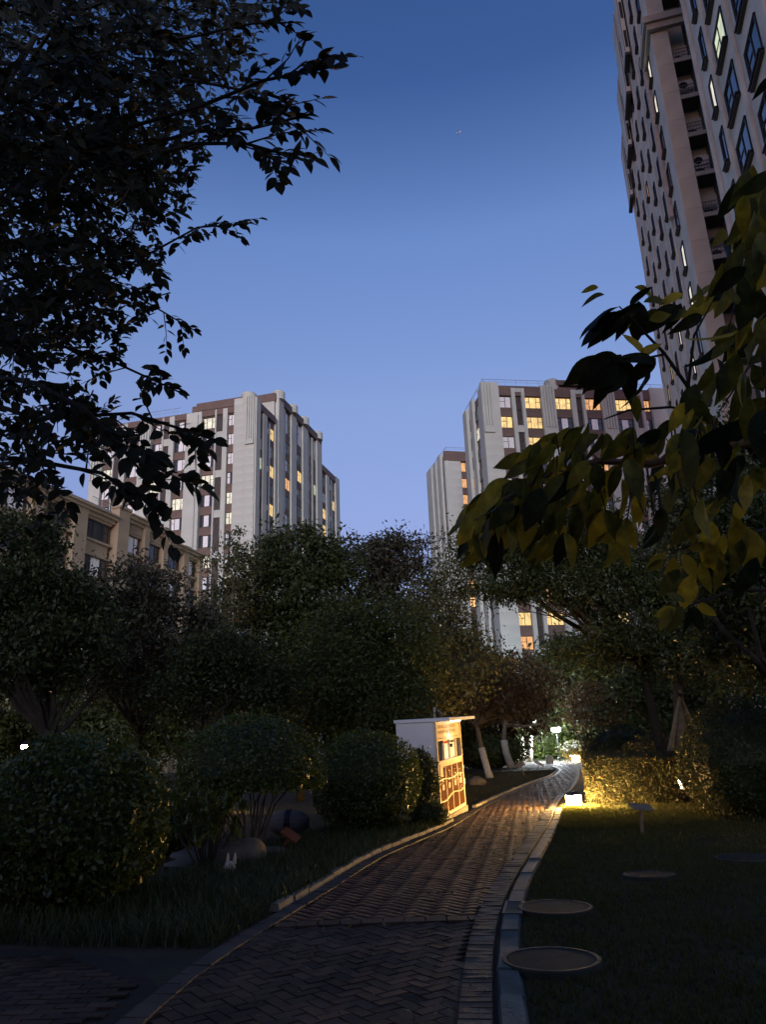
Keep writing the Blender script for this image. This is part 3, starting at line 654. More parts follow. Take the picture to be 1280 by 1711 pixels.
# ---- near tower filling the right edge
def near_tower():
    root = empty('apartment_tower', (21.2, 40, 0), 'very tall grey tower rising out of the top right corner with a recessed balcony bay', 'building')
    F = Fac((21.2, 40), 14.5, root); g = M['greywall']; N = 1.15; PT = 3.18
    STEP = [(.15, 9.8, 90), (9.801, 13.6, 64.5), (13.601, 17.4, 61), (17.401, 20.8, 57.6)]
    def top(u): return next((zt for a, c, zt in STEP if a - .2 <= u <= c + .2), 90)
    for a, c, zt in STEP:
        quadblock('wall', F, a, c, N, .05, 0, zt, g); quadblock('wall', F, max(a, 1.5), c - .01, .049, -14, 0, zt, g)
        if zt < 90: fbox(F, 'roof_cornice', a + .1, c + .12, .2, N + .22, zt + .001, zt + .35, M['slab'])
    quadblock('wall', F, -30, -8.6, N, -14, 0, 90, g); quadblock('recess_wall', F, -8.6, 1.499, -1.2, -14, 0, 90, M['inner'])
    # the bay's end face clad in beige panels, balcony slot beside it, cap mouldings
    for r in range(13): fbox(F, 'cladding_panel', .09, .149, .06, N - .04, 17.3 + r * 2.38, 19.66 + r * 2.38, M['pilaster'])
    fbox(F, 'end_pier', .09, .149, .06, N - .04, 50.0, 90, g)
    fbox(F, 'bay_cap', -.22, .08, -1.19, N + .25, 48.95, 49.45, M['slab']); fbox(F, 'bay_cap', -.42, .08, -1.19, N + .45, 49.46, 50.0, M['slab'])
    fbox(F, 'bay_cap', .081, 3.4, N + .001, N + .25, 48.95, 49.45, M['slab']); fbox(F, 'bay_cap', .081, 3.6, N + .001, N + .45, 49.46, 50.0, M['slab']); fbox(F, 'bay_frame', 3.3, 3.75, N + .002, N + .3, 36, 48.94, M['slab'])
    for k in range(-6, 11):
        z = 42.9 + PT * k
        if 47.5 < z < 50.6: continue
        fbox(F, 'balcony_slab', .17, 1.49, -1.19, .04, z - .14, z + .10, M['inner']); fbox(F, 'slab_edge', .08, .165, -1.19, .04, z - .20, z + .12, M['slab'])  # slab body coloured dark for the shade beneath, only its edge pale
        mb = MB()
        for q in range(7): n_ = -1.1 + q * .18; mb.tube([F.pt(.14, n_, z + .12) - root.location, F.pt(.14, n_, z + .92) - root.location], .02, 4)
        for h in (.35, .63, .92): mb.tube([F.pt(.14, -1.18, z + h) - root.location, F.pt(.14, .03, z + h) - root.location], .026, 4)
        mb.build('balcony_railing', M['railing'], root)
        fbox(F, 'back_wall', 1.2, 1.48, -1.19, .04, z + .11, z + 2.2, g)
        sx = -1 if F.x.dot(F.d) > 0 else 1
        for q, h in enumerate((.13, 1.0) if k % 2 == 0 else (.13,)):
            ac = fbox(F, 'air_conditioner', .62, .98, -.95, -.05, z + h, z + h + .78, M['acwhite'] if (k + q) % 3 else M['railing'])
            MB().lathe([(.28, 0), (.28, .02), (.1, .03)], 14, Matrix.Rotation(sx * PI / 2, 4, 'Y')).build('fan_grille', M['black'], ac, (sx * .181, .12, 0))
    # window columns: dark frames, paired dark sills, dark bars added for shaded reveals
    def col(u0, u1, z0, ks, lits={}, h=1.9, st=1):
        lo, hi = min(u0, u1), max(u0, u1)
        for k in ks:
            z = z0 + PT * k; n = N
            if z + h > top(lo) - .8: continue
            window(F, lo, hi, z, z + h, n + .035, st, lits.get(k))
            fbox(F, 'sill', lo - .1, hi + .1, n + .001, n + .24, z - .09, z - .03, M['louver']); fbox(F, 'sill', lo - .06, hi + .06, n + .001, n + .17, z - .22, z - .16, M['louver'])
            fbox(F, 'far_jamb', hi + .001, hi + .07, n + .001, n + .10, z, z + h + .07, M['louver']); fbox(F, 'lintel', lo - .05, hi, n + .001, n + .10, z + h + .001, z + h + .07, M['louver'])
    col(-11.35, -10.7, 34.3, range(-5, 8), {-1: 'pale'}, 1.9)
    col(-14.7, -12.8, 31.8, range(-4, 9), {0: 'green'}, 1.75, 2)
    col(-18.3, -16.4, 27.1, range(-3, 9), {}, 1.75, 2)
    col(-22.6, -20.6, 27.1, range(-3, 9), {}, 1.75, 2)
    col(2.0, 2.85, 40.6, range(-7, 10), {1: 'pale', 2: 'pale', -3: 'pale', -4: 'pale'}, 1.9)
    col(5.1, 5.7, 40.7, range(-7, 11), {-5: 'pale', -1: None}, 1.9)
    col(8.2, 8.8, 41.4, range(-7, 12), {-4: 'pale'}, 1.5)
    col(11.3, 11.8, 40.9, range(-7, 12), {1: 'orange'}, 1.5)
    col(14.4, 14.9, 41.6, range(-7, 13), {-2: 'orange', -4: 'warm'}, 1.4)
    col(17.5, 18.0, 41.2, range(-7, 13), {-4: 'warm', -6: 'warm'}, 1.4)
    for u in (4.0, 6.9, 10.0, 13.2, 16.3, 19.6): fbox(F, 'wall_rib', u, u + .35, N + .001, N + .14, 0, top(u + .3) - .01, g)
    for u in (-9.4, -12.2, -15.6, -19.6): fbox(F, 'wall_rib', u, u + .4, N + .001, N + .14, 0, 90, g)
    # projecting window bays high up near the far corner
    for (u0, u1, z0, z1, n) in ((18.6, 20.75, 50.3, 56.8, .40), (14.6, 17.2, 52.5, 60.3, .45), (10.6, 13.4, 54.5, 63.7, .5), (8.0, 9.7, 56, 75, .5)):
        fbox(F, 'bay_window_box', u0, u1, N + .15, N + n, z0, z1, g); fbox(F, 'bay_soffit', u0 - .1, u1 + .1, N + .15, N + n + .08, z0 - .3, z0 - .01, M['louver']); fbox(F, 'bay_glazing', u0 + .02, u0 + .1, N + n + .001, N + n + .03, z0 + .3, z1 - .3, M['louver'])
        for q in range(int((z1 - z0) / PT)): fbox(F, 'bay_window', u0 - .03, u0 - .001, N + .2, N + n - .08, z0 + .6 + q * PT, z0 + 2.4 + q * PT, M['glass'])
    return root
near_tower()

# ---- low beige block behind the left trees
def low_block():
    root = empty('apartment_block', (-25.93, 65, 0), 'low beige stone apartment block with cornice and pilasters below the left tower', 'building')
    F = Fac((-25.93, 65), 16.2, root); b = M['beige']
    quadblock('wall', F, -14, 18, -.35, -12, 0, 22.6, b)
    PT = 3.3
    wins = [(-11.5, -9.0), (-6.1, -3.9), (-1.4, 1.75), (4.1, 6.4), (7.75, 9.9), (11.2, 13.7), (15.4, 17.1)]
    lits = {(3, 3): 'pale', (2, 3): 'pale'}
    for ci, (a, c) in enumerate(wins):
        for k in range(5):
            z = 20.4 - PT * k
            w = window(F, a, c, z, z + 1.75, -.2, 3, lits.get((ci, k)), (ci + k) % 3 == 0)
            fbox(F, 'window_sill', a - .15, c + .15, -.349, .12, z - .22, z - .02, b); fbox(F, 'window_surround', a - .15, c + .15, -.349, .06, z + 1.77, z + 1.98, b)
            if k: fbox(F, 'panel', a, c, -.349, -.16, z + 2.0, z + PT - .24, b)
    for u0, u1, n in ((-8.6, -7.4, .35), (-3.5, -1.9, .35), (2.2, 3.85, .55), (6.75, 7.55, .35), (10.15, 11.0, .35), (14.1, 15.1, .35), (17.3, 18.1, .35)):
        zt = 23.1 if not 2 < u0 < 11 else 24.1
        fbox(F, 'pilaster', u0, u1, -.348, n, 0, zt, b); fbox(F, 'pilaster_cap', u0 - .12, u1 + .12, -.347, n + .15, zt + .001, zt + .25, b)
    for u0, u1, zt in ((-14, 2.19, 23.0), (11.05, 18, 23.0), (3.86, 10.14, 23.9)):
        fbox(F, 'cornice', u0, u1, -.8, .25, zt - .62, zt - .30, b); fbox(F, 'cornice', u0, u1, -.8, .55, zt - .29, zt, b); fbox(F, 'cornice', u0, u1, -.8, .75, zt + .001, zt + .16, b)
    for u0, u1 in ((4.0, 6.6), (7.6, 10.05)):
        fr = fbox(F, 'relief_panel', u0, u1, -.349, .02, 22.45, 23.25, b)
        for q in range(6):
            a = u0 + .25 + q * (u1 - u0 - .5) / 5
            MB().tube([F.pt(a - .16, .03, 22.85) - root.location, F.pt(a, .03, 23.05) - root.location, F.pt(a + .16, .03, 22.85) - root.location, F.pt(a, .03, 22.65) - root.location, F.pt(a - .16, .03, 22.85) - root.location], .035, 5).build('carved_scroll', b, root)
    quadblock('roof_block', F, -2, 9, -3, -10, 22.6, 25.2, M['cream']); railing(F, 2.5, 10, -2.9, 25.2, .6)
    return root
low_block()

# ---- unseen block added behind the viewer to shade the garden from western glow
def rear_block():
    root = empty('apartment_block', (0, -36, 0), 'beige apartment block closing the court behind the viewpoint', 'building')
    F = Fac((-48, -36), 90, root); b = M['beige']
    quadblock('wall', F, 0, 96, -.3, -12, 0, 17, b); fbox(F, 'cornice', 0, 96, -.6, .4, 16.6, 17.2, b)
    for i in range(16):
        for k in range(5): window(F, 2 + 6 * i, 4.4 + 6 * i, 1.6 + 3.3 * k, 3.4 + 3.3 * k, -.2, 3)
    for i in range(17): fbox(F, 'pilaster', 6 * i - .4 + .4 * (i == 0), 6 * i + .4, -.299, .2, 0, 16.59, b)
rear_block()

# ------------------------------------------------------------------ middle-distance trees
TG = 'trees of the garden in front of the towers'
def T(name, label, base, fork, blobs, leaf, lm, **k):
    k.setdefault('group', TG); return tree(name, label, 'tree', base, fork, blobs, leaf, lm, **k)
b = base_px(500, 1240, 27)
T('broadleaf_tree', 'dark round-crowned tree rising in front of the left tower\'s right edge', b, b + Vector((.1, 0, 3.0)),
  [blob_px(500, 930, 27, 62, 50, 60), blob_px(450, 985, 26, 70, 60, 70), blob_px(545, 985, 27, 60, 65, 60), blob_px(490, 1070, 26, 95, 75, 90)], .13, 'dark', per=40, sig=.27, trunk_r=.13)
b = base_px(645, 1240, 30)
T('broadleaf_tree', 'dusky purplish tree rising at the middle of the gap under the sky', b, b + Vector((0, 0, 3.2)),
  [blob_px(655, 935, 30, 62, 48, 55), blob_px(600, 965, 30, 60, 55, 50), blob_px(690, 985, 30, 55, 60, 50), blob_px(640, 1060, 30, 100, 75, 90)], .13, 'purple', per=34, sig=.30, trunk_r=.13)
b = base_px(590, 1290, 21)
T('leafy_tree', 'green leafy tree standing behind the white vending kiosk\'s left side', b, b + Vector((.1, 0, 2.2)),
  [blob_px(590, 1070, 21, 85, 65, 80), blob_px(665, 1090, 21, 70, 75, 70), blob_px(545, 1150, 20, 70, 60, 60), blob_px(640, 1175, 20, 85, 45, 60)], .085, 'mid', per=40, sig=.24, trunk_r=.09)
b = base_px(735, 1280, 24)
T('leafy_tree', 'loose olive tree reaching up in front of the narrow pinkish tower', b, b + Vector((.1, 0, 2.6)),
  [blob_px(760, 975, 24, 45, 45, 26), blob_px(735, 1040, 24, 60, 55, 50), blob_px(760, 1110, 24, 65, 60, 60), blob_px(700, 1150, 23, 60, 50, 45)], .10, 'olive', per=24, sig=.26, trunk_r=.09)
b = base_px(390, 1250, 24)
T('slender_tree', 'slender yellow-green tree with wispy top before the low beige block', b, b + Vector((0, 0, 3.2)),
  [blob_px(385, 960, 24, 45, 60, 32), blob_px(400, 905, 24, 22, 28, 7), blob_px(380, 1040, 24, 60, 60, 44), blob_px(375, 1110, 24, 65, 50, 45)], .09, 'olive', per=26, sig=.2, trunk_r=.07, bark='palebark')
b = base_px(70, 1270, 15)
T('dense_tree', 'dense dark tree at the left edge below the overhanging branches', b, b + Vector((.1, 0, 2.0)),
  [blob_px(15, 900, 15, 85, 50, 50), blob_px(70, 1000, 15, 105, 60, 80), blob_px(30, 1020, 15, 110, 75, 80), blob_px(80, 1090, 15, 120, 60, 80)], .085, 'dark', per=44, sig=.2, trunk_r=.12)
b = base_px(235, 1240, 19)
T('broadleaf_tree', 'dark reddish tree covering the lower floors of the beige block', b, b + Vector((0, 0, 2.2)),
  [blob_px(250, 990, 19, 65, 50, 40), blob_px(190, 1030, 19, 70, 60, 50), blob_px(290, 1060, 19, 75, 60, 60), blob_px(225, 1110, 19, 100, 55, 70)], .09, 'purple', per=34, sig=.22, trunk_r=.1)
b = base_px(330, 1260, 17)
T('leafy_tree', 'small dark green tree between the clipped bushes and the beige block', b, b + Vector((.05, 0, 1.5)),
  [blob_px(370, 1110, 17, 70, 55, 55), blob_px(300, 1150, 17, 75, 45, 50), blob_px(430, 1140, 17, 65, 50, 45)], .08, 'dark', per=36, sig=.2, trunk_r=.07)
# crape myrtles on the left lawn
b = G(819, 1300)
T('small_tree', 'rusty small tree with whitewashed trunk nearest the kiosk on the left lawn', (b.x, b.y, 0), (b.x - .45, b.y + .2, 2.6),
  [blob_px(815, 1120, b.y, 50, 35, 34), blob_px(790, 1165, b.y, 55, 40, 36), blob_px(840, 1160, b.y, 50, 38, 34)], .14, 'rust', per=26, sig=.34, trunk_r=.15, white=1.5, bark='palebark', n_limbs=20)
b = G(856, 1283)
T('small_tree', 'rusty small tree with whitewashed trunk farther back on the left lawn', (b.x, b.y, 0), (b.x - .2, b.y + .2, 3.0),
  [blob_px(865, 1130, b.y, 48, 34, 36), blob_px(900, 1150, b.y, 42, 34, 32), blob_px(845, 1165, b.y, 50, 34, 30), blob_px(890, 1185, b.y, 40, 24, 22)], .19, 'rust', per=24, sig=.45, trunk_r=.22, white=1.9, bark='palebark', n_limbs=26)
b = base_px(874, 1262, 70)
T('birch_tree', 'cluster of thin pale stems lit white behind the left lawn', b, b + Vector((0, 0, 6)),
  [blob_px(880, 1160, 70, 45, 30, 30)], .25, 'olive', per=16, sig=.6, trunk_r=.28, white=2.2, bark='white_trunk', stems=[((-.6, 0, 0), (-1.8, 0, 5)), ((0, 0, 0), (-.1, 0, 6)), ((.6, .1, 0), (.9, 0, 6)), ((.2, .2, 0), (.5, .3, 5.5))], n_limbs=10)
# fine-leaved tree and the propped tree on the right
b = base_px(1118, 1262, 25)
fk = P(1075, 1110, 25)
T('feathery_tree', 'feathery fine-leaved tree leaning left over the hedge with a mottled trunk', b, (fk.x, 25, fk.z),
  [blob_px(830, 920, 24, 60, 30, 40), blob_px(900, 900, 24, 75, 38, 60), blob_px(980, 915, 24, 80, 45, 60), blob_px(840, 975, 24, 60, 26, 30), blob_px(930, 970, 24, 80, 32, 44), blob_px(1020, 985, 24, 80, 50, 50), blob_px(1060, 1060, 24, 80, 45, 45), blob_px(980, 1090, 25, 55, 26, 18), blob_px(800, 905, 24, 45, 25, 22), blob_px(960, 860, 24, 60, 25, 26)], .105, 'dark', per=46, sig=.28, trunk_r=.2, bark='bark', drop=.5, elong=.36, n_limbs=20, twigs=110)
b2 = base_px(1149, 1262, 24.5); fk = P(1133, 1130, 24.5)
T('propped_tree', 'thick-trunked tree held by wooden props behind the dark hedge', b2, (fk.x, 24.5, fk.z),
  [blob_px(1110, 960, 24, 85, 55, 60), blob_px(1190, 1000, 24, 90, 65, 70), blob_px(1140, 1080, 24, 90, 45, 55), blob_px(1230, 1090, 23, 80, 60, 55)], .11, 'dark', per=38, sig=.28, trunk_r=.24, bark='palebark', n_limbs=22)
kp = P(1135, 1160, 24.4)
for q, (px, py, Y) in enumerate(((1090, 1262, 23.0), (1103, 1262, 24.6), (1192, 1228, 23.6), (1178, 1240, 26.0))):
    f = base_px(px, py, Y); lab = ['dark wooden prop slanting down left from the propped trunk', 'pale wooden prop standing close beside the propped trunk', 'long thin wooden prop slanting down right from the propped trunk', 'short wooden prop behind the propped trunk'][q]
    top = kp + Vector((.05 * (q - 1.5), -.28 + .18 * q, .05 * q))
    o = empty('tree_prop', (f.x, f.y, 0), lab, 'wooden prop', 'props of the thick-trunked tree')
    MB().tube([Vector((0, 0, 0)), (top - f) * .5 + Vector((.02, 0, 0)), (top - f) * 1.04], [.055, .05, .045], 7).build('pole', M['wood'], o)
    e = (top - f); mbp = MB(); mbp.lathe([(.075, 0), (.075, .10)], 9, Matrix.Translation(e * .97) @ e.to_track_quat('Z', 'Y').to_matrix().to_4x4()); mbp.build('lashing', M['black'], o)
# right edge masses
b = base_px(1360, 1300, 13)
T('dense_tree', 'dark leafy tree filling the right edge behind the broad autumn leaves', b, b + Vector((0, .2, 2.2)),
  [blob_px(1230, 900, 13, 110, 80, 70), blob_px(1290, 980, 13, 100, 90, 60), blob_px(1250, 1080, 14, 80, 60, 50), blob_px(1150, 860, 14, 70, 50, 30), blob_px(1270, 780, 13, 90, 80, 45)], .085, 'dark', per=40, sig=.2, trunk_r=.12)
b = base_px(1270, 1290, 27)
T('broadleaf_tree', 'dim tree behind the big dark bush at the right edge', b, b + Vector((0, 0, 3)),
  [blob_px(1250, 1120, 27, 80, 70, 60), blob_px(1300, 1040, 27, 80, 80, 50)], .13, 'mid', per=34, sig=.3, trunk_r=.13)
# background belt
belt = [(-5, 34, 1165, 'dark', 'dim tree at the left end hiding the foot of the beige block'), (60, 60, 1150, 'dark', 'dim tree in the far belt at the left end'), (180, 55, 1160, 'dark', 'dim tree in the far belt beyond the dark reddish tree'), (300, 50, 1150, 'mid', 'dim tree in the far belt under the beige block'),
        (440, 45, 1140, 'dark', 'dim tree in the far belt behind the round-crowned tree'), (560, 48, 1140, 'mid', 'dim tree in the far belt behind the leafy tree'), (700, 45, 1140, 'dark', 'dim tree in the far belt behind the kiosk'),
        (785, 60, 1130, 'red', 'bronze tree in the far belt behind the rusty small trees'), (960, 80, 1120, 'dark', 'dark tall tree beyond the street lamp at the path end'), (905, 95, 1150, 'mid', 'dark tree beyond the lawn left of the street lamp'), (1040, 75, 1120, 'mid', 'dark tree beyond the hedge right of the street lamp'),
        (1110, 60, 1130, 'dark', 'dim tree in the far belt behind the feathery tree'), (1210, 55, 1130, 'dark', 'dim tree in the far belt behind the propped tree')]
for px, Y, py, lm, lab in belt:
    s = 45 / Y; bb_ = base_px(px, 1255, Y)
    T('belt_tree', lab, bb_, bb_ + Vector((0, 0, 2.5 * Y / 50 + 1)), [blob_px(px, py, Y, 85 * (s ** .4), 70 * (s ** .4), 60), blob_px(px - 30, py + 65, Y, 80, 45, 45), blob_px(px + 35, py + 70, Y, 75, 45, 45)], .0055 * Y, lm, per=34, sig=.009 * Y, trunk_r=.16, n_limbs=12, twigs=20, group='trees of the far belt')
b = base_px(990, 1262, 62)
T('multi_stem_tree', 'small tree with several pale stems beside the glowing far shrub', b, b + Vector((0, 0, 3)),
  [blob_px(985, 1170, 62, 50, 32, 45), blob_px(1010, 1195, 60, 55, 22, 30)], .22, 'rust', per=24, sig=.5, trunk_r=.22, bark='palebark', stems=[((-.3, 0, 0), (-1.4, 0, 4)), ((0, 0, 0), (-.3, 0, 4.4)), ((.3, 0, 0), (.6, .2, 4.2))])
b = base_px(362, 1225, 22)
T('multi_stem_tree', 'clump of upright stems lit orange behind the umbrella-shaped bush', b, b + Vector((0, 0, 2)),
  [blob_px(370, 1130, 22, 60, 36, 30)], .10, 'olive', per=24, sig=.26, trunk_r=.07, bark='palebark', stems=[((-.35 + .1 * k, .1 * (k % 3), 0), (-.6 + .18 * k, .1 * (k % 2), 2.3)) for k in range(9)])

# ------------------------------------------------------------------ shrubs and hedge
b = G(120, 1530)
bush('round_bush', 'large dark round bush at the left edge of the path verge', (-3.75, 9.3, 0), (1.12, 1.1, 1.02), .88, leaf=.07, n=20000, stems=9)
bush('umbrella_bush', 'umbrella-shaped clipped bush on bare splayed stems', (-2.42, 13.4, 0), (1.25, 1.15, 1.02), 1.24, leaf=.06, n=17000, flat=.25, stems=16, stem_mat='palebark', stem_h=1.1)
bush('round_bush', 'round clipped bush left of the white kiosk', (-.55, 15.9, 0), (1.12, 1.05, 1.0), .98, leaf=.06, n=16000)
bush('small_bush', 'small loose bush touching the kiosk\'s white side', (.62, 17.6, 0), (.42, .42, .72), .86, leaf=.065, n=4200, stems=6, jitter=.14, lm='mid')
bush('low_shrub', 'low leafy shrub at the foot of the kiosk', (.72, 16.75, 0), (.42, .45, .26), .24, leaf=.05, n=2600, stems=5, jitter=.15, lm='mid')
bush('big_bush', 'big dark clipped bush at the right edge beyond the lawn', (7.4, 16.2, 0), (1.5, 1.4, 1.35), 1.05, leaf=.065, n=20000, lm='dark')
bush('far_bush', 'pale green round bush left of the street lamp', tuple(base_px(908, 1265, 80)), (3.2, 3, 2.2), 1.6, leaf=.28, n=2200, lm='bush', stems=4)
bush('far_bush', 'dark mounded shrub above the hedge near the path end', tuple(base_px(1035, 1262, 34)), (1.6, 1.4, 1.15), 1.1, leaf=.12, n=4000, lm='dark', stems=5)
bush('glowing_shrub', 'yellow shrub glowing in lamplight right of the street lamp', tuple(base_px(962, 1266, 66)), (1.5, 1.2, .9), .75, leaf=.2, n=1200, lm='olive', stems=5, jitter=.2, core=.4)
bush('side_shrub', 'loose shrub lit from below behind the hedge under the props', tuple(base_px(1095, 1262, 28)), (1.3, 1.0, .85), .9, leaf=.11, n=2600, lm='hedge', stems=6, jitter=.22, core=.45)
bush('side_shrub', 'loose shrub to the right of the propped trunk', tuple(base_px(1180, 1262, 26)), (1.2, 1.0, .9), .95, leaf=.11, n=2600, lm='hedge', stems=6, jitter=.22, core=.5)
bush('lawn_shrub', 'dark low shrub at the back of the left lawn behind the whitewashed trunks', tuple(base_px(815, 1262, 56)), (3.0, 1.5, 1.3), 1.0, leaf=.2, n=3000, lm='dark', stems=5)
bush('dim_shrub', 'dim spreading shrub behind the large left bush', tuple(base_px(250, 1300, 14)), (1.3, 1.0, .55), .5, leaf=.08, n=5000, lm='dark', stems=6, jitter=.16)
bush('dim_shrub', 'dim taller shrub in the dark left of the orange-lit stems', tuple(base_px(150, 1260, 19)), (2.2, 1.4, .8), .75, leaf=.09, n=7000, lm='dark', stems=6, jitter=.16)
# clipped hedge: leaves over a dark box
def hedge():
    A = [Vector((4.95, 20.4, 0)), Vector((9.6, 18.7, 0)), Vector((10.4, 20.6, 0)), Vector((7.9, 26.5, 0)), Vector((6.55, 26.9, 0))]
    H = 1.16; root = empty('clipped_hedge', A[0], 'flat-topped clipped hedge beside the path behind the glowing lantern', 'hedge')
    pts, nrm = [], []
    for i in range(len(A)):
        a, c = A[i], A[(i + 1) % len(A)]; e = (c - a); L_ = e.length; nn = Vector((e.y, -e.x, 0)).normalized(); n = int(L_ * 3300)
        t = RNG.random(n); h = RNG.random(n) * H; w = -np.abs(RNG.normal(0, .05, n)) + (RNG.random(n) < .04) * .06 + .03 * np.sin(t * L_ * 5) * np.sin(h * 6)
        pts.append(np.array(a)[None] + np.outer(t, np.array(e)) + np.outer(w, np.array(nn)) + np.outer(h, (0, 0, 1))); nrm.append(np.repeat(np.array(nn)[None], n, 0))
    n = 42000; q = np.stack([RNG.uniform(4.9, 10.5, n), RNG.uniform(18.6, 27, n)], 1); ins = np.ones(n, bool)
    for i in range(len(A)):
        a, c = A[i], A[(i + 1) % len(A)]; ins &= ((c.x - a.x) * (q[:, 1] - a.y) - (c.y - a.y) * (q[:, 0] - a.x)) > 0
    q = q[ins]; z = H + RNG.normal(0, .03, len(q)) + .02 * np.sin(q[:, 0] * 6) + (RNG.random(len(q)) < .03) * RNG.uniform(0, .1, len(q))
    pts.append(np.c_[q, z]); nrm.append(np.tile([0, 0, 1.0], (len(q), 1)))
    pts, nrm = np.concatenate(pts), np.concatenate(nrm); g = base_px(1140, 1292, 25.5); gl = math.hypot(g.x, g.y)
    dist = np.abs(pts[:, 0] * g.y / gl - pts[:, 1] * g.x / gl); kp = ~((dist < .17) & (pts[:, 2] > .12) & (pts[:, 2] < .9) & (RNG.random(len(pts)) < .74))
    leaf_cards('foliage', pts[kp], .055, L['hedge'], root, A[0], outward=nrm[kp], elong=.55)
    # the inner mass is two blocks: between them the lamp behind twinkles through
    g = base_px(1140, 1292, 25.5); gd = Vector((g.x, g.y, 0)).normalized(); sd = Vector((gd.y, -gd.x, 0))
    def hit(a, c, o):                       # line o + t*gd with edge a-c
        e = c - a; den = gd.x * e.y - gd.y * e.x; q = a - o; return o + gd * ((q.x * e.y - q.y * e.x) / den)
    l1, l2 = hit(A[0], A[1], -sd * .16), hit(A[3], A[2], -sd * .16); r1, r2 = hit(A[0], A[1], sd * .16), hit(A[3], A[2], sd * .16)
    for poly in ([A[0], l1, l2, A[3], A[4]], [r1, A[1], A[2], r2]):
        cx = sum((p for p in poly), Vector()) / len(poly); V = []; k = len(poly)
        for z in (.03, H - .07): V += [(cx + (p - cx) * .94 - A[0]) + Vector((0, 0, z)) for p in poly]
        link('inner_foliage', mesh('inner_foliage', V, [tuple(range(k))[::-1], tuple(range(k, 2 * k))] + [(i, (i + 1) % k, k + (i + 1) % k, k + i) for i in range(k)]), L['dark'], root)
    mb = MB()
    for i in range(26):
        t = (i + .5) / 26; p = A[0].lerp(A[1], t) - A[0]; mb.tube([p + Vector((0, .3, 0)), p + Vector((RNG.normal(0, .06), .25, .5)), p + Vector((RNG.normal(0, .1), .2, 1.0))], [.016, .012, .006], 5)
    mb.build('stems', M['twig'], root)
hedge()
# broad-leaved plant between the bushes
def strap_leaves(name, base, n, length, width, m, parent, loc, arch=.6, up=1.0, seg=4):
    """arching strap leaves: base (n,3)"""
    a = RNG.uniform(0, 2 * PI, n); h = np.stack([np.cos(a), np.sin(a), np.zeros(n)], 1); w = np.stack([-np.sin(a), np.cos(a), np.zeros(n)], 1)
    Ls = (length * RNG.uniform(.55, 1.15, n))[:, None]; out = RNG.uniform(.25, 1.0, n)[:, None] * arch; V = []
    for s in range(seg + 1):
        t = s / seg; c = base + h * out * Ls * t ** 1.5 + np.array([0, 0, 1]) * Ls * up * (t - .55 * out * t * t)
        ww = width * (1 - t) ** .6 * .5 if s < seg else .0005
        V += [c - w * ww, c + w * ww]
    V = np.stack(V, 1).reshape(-1, 3) - np.array(loc); k = 2 * (seg + 1)
    f = np.array([(2 * s, 2 * s + 1, 2 * s + 3, 2 * s + 2) for s in range(seg)])
    return link(name, npmesh(name, V, (f[None] + k * np.arange(n)[:, None, None]).reshape(-1, 4)), m, parent)
for (x, y, lab) in ((-2.75, 11.9, 'long-leaved plant between the large left bush and the umbrella bush'), (-3.1, 12.9, 'long-leaved plant behind the pale rocks')):
    root = empty('leafy_plant', (x, y, 0), lab, 'plant')
    mb = MB(); tops = []
    for k in range(22):
        a = RNG.uniform(0, 2 * PI); r = RNG.uniform(.1, .75); e = Vector((r * math.cos(a), r * math.sin(a), RNG.uniform(.55, 1.15)))
        mb.tube([(e.x * .2, e.y * .2, 0), (e.x * .7, e.y * .7, e.z * .6), e], [.014, .010, .006], 5); tops.append(np.array(e) + (x, y, 0))
    mb.build('stems', M['twig'], root)
    strap_leaves('foliage', np.repeat(np.array(tops), 26, 0) + RNG.normal(0, .05, (22 * 26, 3)) - [0, 0, .12], 22 * 26, .24, .045, L['bush'], root, (x, y, 0), arch=.9, up=.7)
# verge of strap grass along the left kerb, lawn grass on the right
n = 24000; y = RNG.uniform(6.9, 17.4, n); wv = RNG.random(n) ** 1.1 * np.where(y > 9, 2.3, 1.6 + 1.5 * (y - 6.9)); x = left_x(y) - .06 - wv
k = (y > 7.3 + .22 * np.clip(-x - 1.9, 0, 9)) & (x > -6); x, y = x[k], y[k]
setp(strap_leaves('verge_grass', np.stack([x, y, np.zeros(len(x))], 1), len(x), .30, .012, L['liriope'], None, (0, 0, 0), arch=.75, up=.9, seg=3), 'long strap-leaved grass along the left kerb', 'ground cover', kind='stuff')
def grass(name, x, y, h, m, lab, w=.007):
    n = len(x); a = RNG.uniform(0, 2 * PI, n); hh = h * RNG.uniform(.5, 1.4, n); l = RNG.normal(0, .35, (n, 2)) * hh[:, None]
    b0 = np.stack([x - np.cos(a) * w, y - np.sin(a) * w, np.full(n, .005)], 1); b1 = np.stack([x + np.cos(a) * w, y + np.sin(a) * w, np.full(n, .005)], 1)
    tp = np.stack([x + l[:, 0], y + l[:, 1], hh], 1)
    setp(link(name, npmesh(name, np.stack([b0, b1, tp], 1).reshape(-1, 3), np.arange(3 * n).reshape(-1, 3)), m), lab, 'grass', kind='stuff')
n = 150000; y = 4.4 + 15.9 * RNG.random(n) ** .8; x = right_x(y) + .22 + RNG.random(n) * np.where(y > 15, 6, .62 * y + .6 - right_x(y))
pat = .5 + .5 * np.sin(x * 2.1 + 1.3 * np.sin(y * 1.7)) * np.cos(y * 1.9 + np.sin(x * 2.7))
holes = [(1.14, 6.38, .40), (1.56, 8.27, .40), (3.06, 10.0, .35), (4.72, 11.05, .42)]
k = RNG.random(n) < .35 + .65 * pat
for hx, hy, hr in holes: k &= np.hypot(x - hx, y - hy) > hr
grass('grass', x[k], y[k], .05, L['grass'], 'short lawn grass between the path and the hedge')
